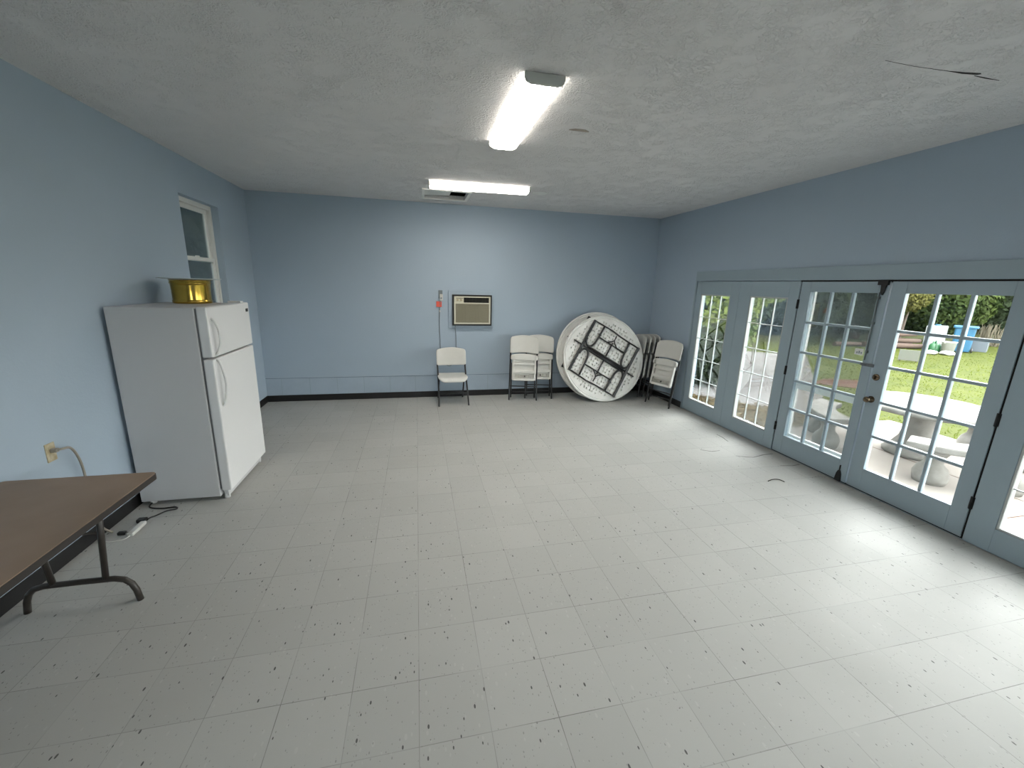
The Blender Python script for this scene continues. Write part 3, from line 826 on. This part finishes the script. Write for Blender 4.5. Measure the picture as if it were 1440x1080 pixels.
fc = make_folded_chair('folded_chair')
def place(o, x, y, rz, tilt, label, group, roll_=0):
    o.rotation_mode = 'XYZ'
    o.rotation_euler = (-tilt, roll_, rz); o.location = (x, y, .012*math.cos(tilt) + .002)
    tag(o, label, 'chair', group)
place(fc, 1.675, 6.425, R(-4), R(12), 'folded white plastic chair leaning in front, nearest to the open chair', 'folded chairs against the back wall', R(2.2))
c2 = copy_tree(fc); place(c2, 1.965, 6.500, R(-3), R(12), 'folded white chair half hidden between another folded chair and round tables', 'folded chairs against the back wall', R(2.2))
c3 = copy_tree(fc); place(c3, 3.815, 5.85, R(-70), R(11), 'single folded white chair leaning on right wall beside the glazed panel', 'folded chairs in the right corner')
labs = ['foremost folded chair of the corner stack, just right of the round tables',
        'second folded chair of the corner stack, behind the foremost one',
        'third folded chair of the corner stack, its edge showing',
        'rearmost folded chair of the corner stack, nearest the right wall']
for k in range(4):
    c_ = copy_tree(fc)
    place(c_, 3.777+k*.087, 6.615, R(-92), R(4.5), labs[k], 'folded chairs stacked in the right corner')

# ------------------------------------------------------------------ round folding tables leaning on the back wall
def make_round_table(name, Rr, full=True):
    """disc in the local xz plane, resting on its rim at the origin, underside towards -y"""
    root = empty(name)
    cz = Rr
    th = .045
    Mr = Matrix(((1, 0, 0), (0, 0, -1), (0, 1, 0)))     # lathe axis z -> -y
    # top skin, rim and inner lip; lathe height h lies at y = -h
    lip = [(.01, 0), (Rr-.02, 0), (Rr-.006, .004), (Rr, .012), (Rr, .036), (Rr-.006, .045), (Rr-.022, .045), (Rr-.030, .038), (Rr-.034, .034), (.690, .034), (.685, .039), (.672, .039), (.667, .034), (.645, .034), (.645, .008), (.01, .008)]
    MB().lathe(lip, 96, (0, 0, cz), Mr).build('tabletop', M_tabletop, root)
    # ribbed underside with rows of moulded pits
    al = R(-31.2); u = (math.cos(al), math.sin(al)); v = (-math.sin(al), math.cos(al))
    def P(a, b, y): return (a*u[0]+b*v[0], y, cz + a*u[1]+b*v[1])
    g = .056; n = int(.72/g)+2
    pit = MB(); yS, yP = -.0345, -.0095
    for i in range(-n, n):
        for j in range(-n, n):
            ca, cb = (i+.5)*g, (j+.5)*g
            rr_ = math.hypot(ca, cb)
            if rr_ > .705: continue
            q = [(ca-g/2, cb-g/2), (ca+g/2, cb-g/2), (ca+g/2, cb+g/2), (ca-g/2, cb+g/2)]
            if rr_ > .618:
                q = [(a*min(1, .691/math.hypot(a, b)), b*min(1, .691/math.hypot(a, b))) for a, b in q]
                pit.add([P(a, b, yS) for a, b in q], [(0, 1, 2, 3)])
                continue
            w_, h_ = (.0095, .0140)
            sh = .006 if (i+j) % 2 else -.006
            r_ = [(ca-w_+sh, cb-h_), (ca+w_+sh, cb-h_), (ca+w_+sh, cb+h_), (ca-w_+sh, cb+h_)]
            r3 = [(ca-w_*.7+sh, cb-h_*.7), (ca+w_*.7+sh, cb-h_*.7), (ca+w_*.7+sh, cb+h_*.7), (ca-w_*.7+sh, cb+h_*.7)]
            vs = [P(a, b, yS) for a, b in q] + [P(a, b, yS) for a, b in r_] + [P(a, b, yP) for a, b in r3]
            fs = []
            for k in range(4):
                l = (k+1) % 4
                fs += [(k, l, 4+l, 4+k), (4+k, 4+l, 8+l, 8+k)]
            fs.append((8, 9, 10, 11))
            pit.add(vs, fs)
    pit.build('ribbed_underside', M_tabletop, root, fix=False)
    yf_ = -.054
    fr_ = MB()
    for s in (-1, 1):   # side rails and end rods
        fr_.bar(P(s*.455, -.48, yf_), P(s*.455, .48, yf_), .038, .028, (0, 1, 0))
        fr_.tube([P(-.455, s*.47, yf_), P(-.1, s*.485, yf_), P(.1, s*.470, yf_), P(.455, s*.47, yf_)], .0120, 8)
    fr_.build('frame', M_tube, root)
    MB().tube([P(-.62, 0, yf_), P(.61, 0, yf_)], .0135, 8).build('hinge_rod', M_tube, root)
    for s in (-1, 1):
        lg = MB()
        for e in (-1, 1):
            path = [P(e*.262, s*.465, yf_-.012), P(e*.272, s*.20, yf_-.012), P(e*.285, s*.11, yf_-.012), P(e*.325, s*.045, yf_-.012), P(e*.385, s*.040, yf_-.012), P(e*.425, s*.085, yf_-.012), P(e*.435, s*.15, yf_-.012)]
            lg.tube(smooth_path(path, 5), .0170, 10)
        lg.tube([P(-.36, s*.028, yf_-.014), P(.38, s*.028, yf_-.014)], .0175, 10)
        lg.build('leg', M_tube, root)
        br = MB()
        br.tube([P(-.27, s*.262, yf_-.010), P(.27, s*.262, yf_-.010)], .0120, 8)
        br.tube([P(0, s*.03, yf_-.006), P(0, s*.30, yf_-.006)], .0125, 8)
        br.tube(smooth_path([P(-.10, s*.262, yf_-.018), P(-.03, s*.31, yf_-.02), P(0, s*.36, yf_-.02), P(.0, s*.44, yf_-.015)], 4), .010, 6)
        br.tube(smooth_path([P(.10, s*.262, yf_-.018), P(.03, s*.31, yf_-.02), P(0, s*.36, yf_-.02)], 4), .010, 6)
        br.cbox(P(-.27*s, s*.30, yf_-.016), (.04, .026, .04))
        br.build('brace', M_tube, root)
    return root
rt = make_round_table('round_folding_table', .725)
ta = math.asin(.36/1.47)
def lean(o, x, y, tilt, roll_, label):
    o.location = (x, y, 0.02*math.sin(tilt)*0); o.rotation_euler = (-tilt, 0, 0)
    tag(o, label, 'table', 'round tables leaning on the back wall')
lean(rt, 3.055, 6.225, ta, 0, 'white round folding table leaning at the wall, dark leg frame on its underside')
rt2 = copy_tree(rt)
lean(rt2, 3.015, 6.375, ta, 0, 'white round folding table mostly hidden behind the front round table')
rt2.scale = (1.035, 1, 1.035)

# cracks in the floor by the doors
FL = bpy.data.objects['floor']
for pts in ([(3.60,3.818,.3),(3.70,3.765,1),(3.783,3.747,.8),(3.95,3.79,1),(4.10,3.802,.6)], [(3.90,3.491,.3),(4.043,3.468,.9),(4.15,3.484,.5)], [(3.88,4.495,.4),(3.881,4.387,1),(3.844,4.239,.3)], [(3.30,4.05,.3),(3.40,3.98,.8),(3.52,3.99,.3)]):
    sliver(pts, .004, -.0015).build('crack', M_crackf, FL)
# ------------------------------------------------------------------ debris on the floor by the doors
def twig(pts, r, label, cat='twig'):
    o = MB().tube(smooth_path(pts, 5), r, 6).build('twig', M_under)
    return tag(o, label, cat)
twig([(3.442, 3.186, .004), (3.51, 3.20, .010), (3.58, 3.195, .006), (3.60, 3.144, .004)], .004, 'thin dark twig on the floor in front of the left French door')

struct('added_eave', MB().box(XR+.16, YN-.2, H-.38, XR+1.30, YB+.3, H+.6), M_trim)  # unseen deep eave added to keep steep sky light off the floor
# ------------------------------------------------------------------ outdoors
G = -.12
M_conc = mat('weathered_patio_concrete', (0.2525, 0.2322, 0.2120), .85, spec=.08, noise=(1.3, (0.1817, 0.1615, 0.1454), .25), bump=(8, .2, .01))
M_lawn = mat('lawn_green', (0.0270, 0.0364, 0.0048), .9, spec=.08, noise=(2.5, (0.0460, 0.0530, 0.0079), .25), bump=(30, .25, .03))
M_gravel = mat('grey_gravel', (0.1460, 0.1369, 0.1326), .9, spec=.08, noise=(28, (0.0842, 0.0786, 0.0730), .15), bump=(60, .8, .02))
M_litter = leaf_material('dry_leaf_litter', (.045, .028, .010), (.125, .09, .036), 9)
M_dirt = mat('red_dirt', (0.0778, 0.0374, 0.0277), .95, spec=.08, noise=(9, (0.0518, 0.0317, 0.0207), .2))
M_ctable = mat('weathered_concrete_furniture', (0.2401, 0.2337, 0.2211), .85, spec=.08, noise=(6, (0.1327, 0.1264, 0.1137), .25), bump=(30, .4, .008))
M_bark = mat('brown_bark', (.06, .045, .035), .9, bump=(18, .6, .02))
M_log = mat('grey_log', (0.0660, 0.0425, 0.0325), .9, bump=(22, .6, .02))
M_tote_w = mat('white_tote', (0.21, 0.22, 0.225), .5)
M_tote_b = mat('blue_bin', (0.0144, 0.0812, 0.1522), .45)
M_bin_g = mat('grey_bin', (0.087, 0.104, 0.122), .5)
M_can = mat('green_can', (0.017, 0.081, 0.032), .4)
M_bag = mat('white_sack', (0.4158, 0.4158, 0.4064), .6)
M_straw = mat('dry_straw', (0.0960, 0.0842, 0.0580), .9)

struct('ground', MB().box(XR+.17, -25, G-.4, 60, 45, G-.02), M_lawn)
struct('patio', MB().box(XR+.161, -3, G-.3, 7.55, 4.95, G), M_conc)
pj = MB(); pj.box(XR+.17, 2.35, G-.001, 7.54, 2.362, G+.001); pj.box(5.95, -2.9, G-.001, 5.962, 4.9, G+.001)
pj.build('patio_joint', M_dirt)['kind'] = 'structure'
struct('path', MB().prism([(4.35, 5.0), (6.6, 5.0), (8.6, 7.2), (12.5, 11.0), (10.8, 12.4), (6.8, 9.0), (4.6, 7.5)], lambda a, b, h: (a, b, h), G-.2, G-.008), M_gravel)
# dead leaves strewn at the foot of the panels
random.seed(3)
lv = MB()
for i in range(15000):
    x = random.uniform(4.35, 6.8); y = random.uniform(4.9, 7.8)
    if (x-4.3) > (8.0-y)*.8 + random.gauss(0, .12): continue
    a = random.uniform(0, 6.28); s = random.uniform(.022, .055); z = G + random.uniform(0, .012)
    d = Vector((math.cos(a), math.sin(a), random.uniform(-.4, .4)))*s; n = Vector((-math.sin(a), math.cos(a), random.uniform(-.4, .4)))*s*.45
    p = Vector((x, y, z)); lv.add([p-d, p-n, p+d, p+n], [(0, 1, 2, 3)])
tag(lv.build('dry_leaves', M_litter, fix=False), 'brown dry leaves strewn over the gravel outside the narrow panels', 'dead leaves', kind='stuff')
# red dirt patch in the lawn
dp = MB(); dp.prism([(9.7+.75*math.cos(t)*(1+.2*math.sin(3*t)), 7.4+.45*math.sin(t)*(1+.15*math.cos(4*t))) for t in [2*PI*i/24 for i in range(24)]], lambda a, b, h: (a, b, h), G-.1, G-.012)
dp.build('dirt_path', M_dirt)['kind'] = 'structure'
# grass blades, densest near
gr = MB(); random.seed(8)
cnt = 0
while cnt < 16000:
    x = random.uniform(5.8, 24); y = random.uniform(2.5, 16)
    if x < 7.6 and y < 5.0: continue
    dd = math.hypot(x, y)
    if random.random() > (9.0/dd)**1.5: continue
    px = (x-4.35); 
    if 4.9 < y < 12.4 and (x - 4.9) < (y-4.0)*1.02 and x < 12: continue
    if ((x-9.7)/.7)**2 + ((y-7.4)/.42)**2 < 1: continue
    a = random.uniform(0, 6.28); h_ = random.uniform(.02, .045); w_ = random.uniform(.004, .009)*(1 + dd/20)
    p = Vector((x, y, G-.02)); s_ = Vector((math.cos(a), math.sin(a), 0))*w_; l_ = Vector((random.uniform(-.05, .05), random.uniform(-.05, .05), h_))
    gr.add([p-s_, p+s_, p+l_], [(0, 1, 2)]); cnt += 1
M_blade = leaf_material('grass_blade', (.07, .09, .013), (.115, .138, .026), 1.1)
tag(gr.build('grass', M_blade, fix=False), 'short bright green grass of the lawn beyond the patio', 'grass', kind='stuff')

# round concrete table and curved benches
tcx, tcy = 6.25, 3.76
ct_ = empty('patio_table', (tcx, tcy, G)); tag(ct_, 'round weathered concrete table on the patio', 'table')
MB().lathe([(.02, .595), (.60, .595), (.66, .605), (.69, .625), (.69, .650), (.67, .668), (.64, .680), (.02, .682)], 56).build('tabletop', M_ctable, ct_)
MB().lathe([(.02, 0), (.30, 0), (.31, .04), (.24, .10), (.17, .22), (.14, .36), (.17, .48), (.26, .56), (.30, .595), (.02, .595)], 28).build('pedestal', M_ctable, ct_)
def bench(ang, r0, r1, half, label):
    o = empty('curved_bench', (tcx, tcy, G), (0, 0, R(ang))); tag(o, label, 'bench', 'curved concrete benches around the patio table')
    outl = arc((0, 0), r1, -half, half, 14) + arc((0, 0), r0, half, -half, 14)
    MB().prism(outl, lambda a, b, h: (a, b, h), .375, .45, False).build('seat', M_ctable, o, .018)
    rm_ = (r0+r1)/2
    for s in (-1, 1):
        c_ = (rm_*math.cos(R(s*half*.58)), rm_*math.sin(R(s*half*.58)))
        MB().lathe([(.02, 0), (.135, 0), (.150, .05), (.155, .10), (.13, .17), (.085, .22), (.075, .28), (.11, .34), (.13, .375), (.02, .375)], 20, (c_[0], c_[1], 0)).build('foot', M_ctable, o)
    return o
bench(240, .86, 1.17, 32, 'curved concrete bench between the round patio table and glazed doors')
bench(137, .86, 1.17, 32, 'curved concrete bench seen through the left French door')
bench(340, .86, 1.17, 32, 'curved concrete bench on the far side of the round patio table')

# yard clutter by the trees
def world_thing(name, x, y, rz, label, cat, group=None):
    o = empty(name, (x, y, G-.02), (0, 0, rz)); return tag(o, label, cat, group)
o = world_thing('water_tote', 19.95, 12.25, R(30), 'white square water tote on the lawn left of the blue bin', 'tote')
o.scale = (.6, .6, .8)
MB().box(-.62, -.5, .14, .62, .5, 1.16).build('tank', M_tote_w, o, .07)
MB().cyl((0, 0, 1.14), (0, 0, 1.22), .14, 18).build('cap', M_tote_b, o)
MB().box(-.64, -.52, 0, .64, .52, .13).build('pallet', M_log, o)
o = world_thing('blue_bin', 20.35, 11.6, R(30), 'bright blue lidded bin standing on the lawn', 'bin')
o.scale = (.72, .72, .74)
MB().prism(rrect(.95, .8, .08, 4), lambda a, b, h: (a*(.86+.1*h), b*(.86+.1*h), h), .04, 1.22).build('body', M_tote_b, o, .01)
MB().prism(rrect(1.06, .92, .08, 4), lambda a, b, h: (a, b, h), 1.22, 1.32).build('lid', M_tote_b, o, .02)
for s in (-.36, .36):
    MB().cyl((s, -.44, .1), (s, -.38, .1), .1, 16).build('wheel', M_ac_black, o)
o = world_thing('storage_bin', 21.35, 11.65, R(25), 'low grey open bin right of the blue bin', 'bin')
o.scale = (.46, .6, .66)
m = MB(); m.box(-.62, -.4, 0, .62, .4, .05)
for q in ((-.64, -.42, .64, -.38), (-.64, .38, .64, .42), (-.64, -.38, -.60, .38), (.60, -.38, .64, .38)): m.box(q[0], q[1], 0, q[2], q[3], .72)
m.build('body', M_bin_g, o, .01)
m = MB(); m.box(-.67, -.45, .70, .67, -.38, .75); m.box(-.67, .38, .70, .67, .45, .75); m.box(-.67, -.38, .70, -.6, .38, .75); m.box(.6, -.38, .70, .67, .38, .75)
m.build('rim', M_bin_g, o)
o = world_thing('watering_can', 19.1, 11.65, R(40), 'green watering can in front of the white tote', 'watering can')
o.scale = (.75, .75, .75)
MB().lathe([(.02, 0), (.22, 0), (.24, .06), (.235, .30), (.16, .40), (.02, .41)], 22).build('body', M_can, o)
MB().tube([(.2, 0, .10), (.42, 0, .30), (.52, 0, .44)], [.05, .035, .045], 10).build('spout', M_can, o)
MB().tube(smooth_path([(.12, 0, .40), (0, 0, .54), (-.2, 0, .44), (-.24, 0, .2)], 5), .022, 8).build('handle', M_can, o)
o = world_thing('white_bucket', 19.15, 11.27, 0, 'white bucket beside the green watering can', 'bucket')
o.scale = (.8, .8, .8)
MB().lathe([(.02, 0), (.20, 0), (.25, .50), (.265, .50), (.265, .53), (.235, .53), (.19, .02), (.02, .02)], 24).build('body', M_bag, o)
MB().tube(smooth_path([(-.26, 0, .48), (-.24, .15, .40), (0, .26, .36), (.24, .15, .40), (.26, 0, .48)], 5), .008, 6).build('handle', M_rail, o)
def sack(x, y, rz, s, label):
    random.seed(int(x*100))
    m = MB(); prof = []
    nu, nv = 18, 9; vs = []; fs = []
    for j in range(nv+1):
        ph = PI*j/nv
        for i in range(nu):
            t = 2*PI*i/nu
            k = 1 + .10*math.sin(3*t+ph*2+x) + .07*math.sin(5*t-ph*3)
            vs.append((.48*s*math.sin(ph)*math.cos(t)*k, .32*s*math.sin(ph)*math.sin(t)*k, max(0, .10*s + .13*s*math.cos(ph)*k)))
    for j in range(nv):
        for i in range(nu):
            l = (i+1) % nu; fs.append((j*nu+i, (j+1)*nu+i, (j+1)*nu+l, j*nu+l))
    m.add(vs, fs, True); o = m.build('white_sack', M_bag); o.location = (x, y, G-.02); o.rotation_euler = (0, 0, rz)
    return tag(o, label, 'sack', 'sacks on the lawn')
sack(18.15, 11.15, .4, .6, 'white sack lying on the grass in front of the watering can')
sack(18.55, 10.90, .8, .6, 'white sack lying on the grass in front of the white bucket')
# logs behind the lawn
random.seed(5)
k = 0
for (x, y, L_, r_, a, z) in ((18.3, 12.55, 2.1, .11, -.35, .11), (19.5, 13.3, 1.1, .10, -.6, .10), (18.4, 12.60, 1.9, .10, -.33, .32), (17.0, 13.1, 1.6, .09, -.1, .09), (18.3, 12.62, 1.7, .08, -.35, .53)):
    o = MB().tube([(-L_/2, 0, 0), (-L_/6, .03, .01), (L_/5, -.02, 0), (L_/2, .02, .01)], [r_, r_*.96, r_*.9, r_*.8], 12).build('log', M_log)
    o.location = (x, y, G-.02+z); o.rotation_euler = (0, (0, .02, .02, 0, -.03)[k], a)
    tag(o, ['long brown log at the bottom of the log pile by the trees', 'short brown log on the ground at the right end of the log pile', 'middle log lying across the log pile by the trees', 'thin log on the ground at the left end of the log pile', 'topmost slender log of the log pile by the trees'][k], 'log', 'log pile by the trees'); k += 1
# pale dry clump right of the bins
random.seed(12)
sm = MB()
for i in range(170):
    x, y = random.gauss(0, .32), random.gauss(0, .3); hh = random.uniform(.35, 1.25)
    a = random.uniform(0, 6.28); d = Vector((random.uniform(-.25, .25), random.uniform(-.25, .25), hh)); s_ = Vector((math.cos(a), math.sin(a), 0))*.022
    p = Vector((x, y, 0)); sm.add([p-s_, p+s_, p+d+s_*.5, p+d-s_*.5], [(0, 1, 2, 3)])
o = sm.build('dry_plant', M_straw, fix=False); o.location = (24.3, 13.0, G-.02); o.scale = (.72, .72, .78)
tag(o, 'clump of tall dry tan stalks right of the bins', 'plant')
# made-up panel on posts where a pale patch lies over the lawn
M_pale_patch = mat('pale_patch', (.085, .09, .075), .8)
o = world_thing('pale_patch', 15.15, 9.85, R(-57), 'small pale square patch over the grass before the bins', 'board')
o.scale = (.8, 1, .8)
MB().box(-.30, -.015, .04, .30, .015, .46).build('panel', M_pale_patch, o, .004)
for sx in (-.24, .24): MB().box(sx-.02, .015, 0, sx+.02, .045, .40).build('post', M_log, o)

# trees and shrubs
M_lf = {
 'bright': leaf_material('bright_leaves', (0.060, 0.090, 0.016), (0.20, 0.235, 0.062), 1.3),
 'mid': leaf_material('mid_green_leaves', (0.0210, 0.0372, 0.0108), (0.0570, 0.0810, 0.0216), .8),
 'dark': leaf_material('dark_leaves', (0.0132, 0.0216, 0.0096), (0.0330, 0.0468, 0.0180), .7),
 'yellow': leaf_material('yellow_green_leaves', (0.0540, 0.0570, 0.0120), (0.1380, 0.1320, 0.0420), 1.1),
 'haze': leaf_material('grey_green_leaves', (0.0330, 0.0510, 0.0270), (0.0690, 0.0900, 0.0510), .6)}
def foliage(blobs, n, size, seed, m, name, parent, hollow=.55):
    rnd = random.Random(seed); f = MB()
    tot = sum(b[3]*b[4]*b[5] for b in blobs)
    for (cx, cy, cz, rx, ry, rz) in blobs:
        for i in range(int(n*rx*ry*rz/tot)):
            while True:
                a, b, c_ = rnd.uniform(-1, 1), rnd.uniform(-1, 1), rnd.uniform(-1, 1)
                q = a*a+b*b+c_*c_
                if hollow*hollow < q < 1: break
            p = Vector((cx+a*rx, cy+b*ry, max(cz+c_*rz, .02)))
            nrm = Vector((a+rnd.uniform(-.8, .8), b+rnd.uniform(-.8, .8), c_+rnd.uniform(-.3, 1.1))).normalized()
            t = nrm.cross(Vector((rnd.uniform(-1, 1), rnd.uniform(-1, 1), rnd.uniform(-1, 1)))).normalized(); w_ = nrm.cross(t)
            s_ = size*rnd.uniform(.6, 1.3)
            f.add([p-t*s_, p-w_*s_*.45, p+t*s_, p+w_*s_*.45], [(0, 1, 2, 3)])
    return f.build(name, m, parent, fix=False)
def tree(name, x, y, blobs, n, size, mk, label, trunk=.12, cat='tree', hollow=.5):
    o = empty(name, (x, y, G-.02)); tag(o, label, cat, None)
    foliage(blobs, n, size, int(x*37+y*91), M_lf[mk], 'foliage', o, hollow)
    t = MB()
    rnd = random.Random(int(x*13))
    for b in blobs[:(1 if cat == 'shrub' else 4)]:
        t.tube(smooth_path([(rnd.uniform(-.05, .05), rnd.uniform(-.05, .05), 0), (b[0]*.35, b[1]*.35, b[2]*.45), (b[0]*.8, b[1]*.8, b[2]*.95)], 4), [trunk*(1-.75*i/8) for i in range(9)], 8)
    t.build('trunk', M_bark, o)
    return o
# near shrubs outside the narrow panels
tree('leafy_shrub', 7.1, 8.75, [(0, 0, 1.7, .9, .8, .9), (.5, -.2, 2.3, .8, .7, .7), (-.5, .2, 2.2, .8, .7, .8), (.1, .1, 1.0, .7, .6, .6), (-.1, 0, 3.0, .9, .8, .6)], 8500, .085, 'bright', 'tall bright leafy shrub outside, seen through the narrow panel nearest the corner', .018, 'shrub', .3)
tree('low_shrub', 6.2, 7.75, [(0, 0, .5, .62, .55, .55), (.35, .25, .7, .5, .45, .5), (-.25, .2, .9, .4, .4, .4)], 4200, .07, 'dark', 'low dark shrub beside the gravel, below the tall bright shrub', .012, 'shrub', .2)
tree('leafy_shrub', 9.3, 9.9, [(0, 0, 2.6, 1.1, 1.0, .9), (-.6, .2, 1.9, .7, .7, .8), (.7, -.2, 3.0, .9, .8, .7), (-.9, -.3, 1.0, .55, .5, .7)], 8500, .09, 'bright', 'overhanging light green shrub outside the second narrow panel', .018, 'shrub', .3)
tree('shade_tree', 12.2, 14.6, [(0, 0, 2.0, 2.0, 1.6, 1.7), (1.4, -.4, 3.2, 1.6, 1.4, 1.4), (-1.4, .4, 3.2, 1.7, 1.4, 1.5), (0, 0, 4.4, 1.8, 1.6, 1.2)], 20520, 0.102, 'dark', 'dark shady tree beyond the gravel path', .2)
tree('evergreen_tree', 16.2, 14.9, [(0, 0, 1.9, 2.1, 1.7, 1.7), (1.5, -.4, 3.3, 1.7, 1.4, 1.4), (-1.5, .4, 3.3, 1.8, 1.4, 1.4), (0, 0, 4.5, 1.9, 1.6, 1.1)], 22230, 0.102, 'dark', 'dense dark evergreen seen through the left French door', .2)
tree('evergreen_tree', 20.2, 15.6, [(0, 0, 2.0, 2.2, 1.8, 1.8), (1.6, -.5, 3.4, 1.8, 1.5, 1.4), (-1.6, .4, 3.4, 1.8, 1.4, 1.4), (0, 0, 4.7, 1.9, 1.6, 1.1)], 22230, 0.109, 'dark', 'dense dark evergreen right behind the log pile', .2)
tree('yellow_green_tree', 19.9, 13.5, [(0, 0, 2.3, .95, .8, .95), (.4, -.1, 3.1, .8, .7, .8), (-.3, .2, 1.6, .6, .5, .6)], 6500, .075, 'yellow', 'slender yellow-green tree left of the white tote', .07, 'tree', .2)
tree('rounded_tree', 23.6, 14.6, [(0, 0, 2.1, 2.3, 1.8, 1.8), (1.7, -.5, 3.4, 1.8, 1.5, 1.4), (-1.6, .4, 3.2, 1.8, 1.4, 1.4), (0, 0, 4.6, 2.0, 1.7, 1.1)], 20520, 0.116, 'mid', 'mid green rounded tree directly behind the blue bin', .2)
tree('hazy_tree', 27.6, 14.2, [(0, 0, 2.4, 2.6, 2.1, 2.1), (2.0, -.5, 3.9, 2.1, 1.7, 1.6), (-1.8, .4, 3.6, 2.0, 1.6, 1.6), (0, 0, 5.2, 2.3, 1.8, 1.2)], 20520, 0.136, 'haze', 'pale hazy tree far behind the dry stalks', .22)
# undergrowth under the trees, closing the far side of the yard
rnd = random.Random(77); ug = MB()
segs = [((9, 17.6), (33, 18.6), 2.6, 26000), ((33, 18), (37, 4), 3.0, 12000)]
for (a, b, hh, n) in segs:
    for i in range(n):
        t = rnd.random(); z = rnd.random()
        p = Vector((a[0]+(b[0]-a[0])*t+rnd.gauss(0, .5), a[1]+(b[1]-a[1])*t+rnd.gauss(0, .5), G + hh*z*(.8+.2*math.sin(t*23))))
        u_ = Vector((rnd.uniform(-1, 1), rnd.uniform(-1, 1), rnd.uniform(-1, 1))).normalized(); w_ = u_.orthogonal().normalized()
        s_ = (.16 if hh < 5 else .28)*rnd.uniform(.6, 1.3)
        ug.add([p-u_*s_, p-w_*s_*.5, p+u_*s_, p+w_*s_*.5], [(0, 1, 2, 3)])
tag(ug.build('undergrowth', M_lf['dark'], fix=False), 'dark undergrowth beneath the trees at the far edge of the lawn', 'undergrowth', kind='stuff')
# dark hedge outside the left window
tree('tall_hedge', -4.3, 9.6, [(0, 0, 1.4, 1.0, 3.6, 1.5), (.1, -2.2, 2.4, .9, 1.7, 1.7), (.1, .2, 2.8, .9, 1.8, 1.5), (0, 2.4, 2.6, .9, 1.8, 1.7), (-.3, -1, 4.0, 1.0, 2.2, 1.3), (-.3, 2, 4.0, 1.0, 2.2, 1.3)], 26000, .13, 'dark', 'dark foliage outside the small left window', .05, 'hedge', 0.0)
struct('ground_left', MB().box(-30, -25, G-.4, XL-.21, 30, G-.02), M_lawn)
struct('ground_near', MB().box(XL-.205, -25, G-.4, XR+.165, YN-.21, G-.02), M_lawn)

# ------------------------------------------------------------------ world and view
wd = bpy.data.worlds.new('overcast_sky'); SC.world = wd; wd.use_nodes = True
nt = wd.node_tree; N = nt.nodes; L = nt.links
bg = N['Background']
tc = N.new('ShaderNodeTexCoord'); sp = N.new('ShaderNodeSeparateXYZ'); L.new(tc.outputs['Generated'], sp.inputs[0])
mr = N.new('ShaderNodeMapRange'); L.new(sp.outputs[2], mr.inputs[0]); mr.inputs[1].default_value = 0; mr.inputs[2].default_value = 1
L.new(mixcol(nt, mr.outputs[0], (1.0, .97, .95), (.98, .96, .97)), bg.inputs['Color'])
# thin cloud, brightest round the hidden sun
d0 = Vector((.62, .62, .48)).normalized()
vd = N.new('ShaderNodeVectorMath'); vd.operation = 'DOT_PRODUCT'; L.new(tc.outputs['Generated'], vd.inputs[0]); vd.inputs[1].default_value = d0
lobe = math_node(nt, 'POWER', math_node(nt, 'MAXIMUM', vd.outputs['Value'], 0.0), 5.0)
L.new(math_node(nt, 'ADD', math_node(nt, 'MULTIPLY', lobe, SUNGLOW), SKY), bg.inputs['Strength'])
vs = SC.view_settings
SC.display_settings.display_device = 'sRGB'
vs.view_transform = 'Standard'; vs.look = 'None'; vs.gamma = 1; vs.exposure = EXPOSURE; vs.use_curve_mapping = False
SC.cycles.max_bounces = 14; SC.cycles.diffuse_bounces = 8; SC.cycles.glossy_bounces = 4; SC.cycles.transparent_max_bounces = 16
SC.cycles.use_denoising = True
SC.cycles.sample_clamp_indirect = 8
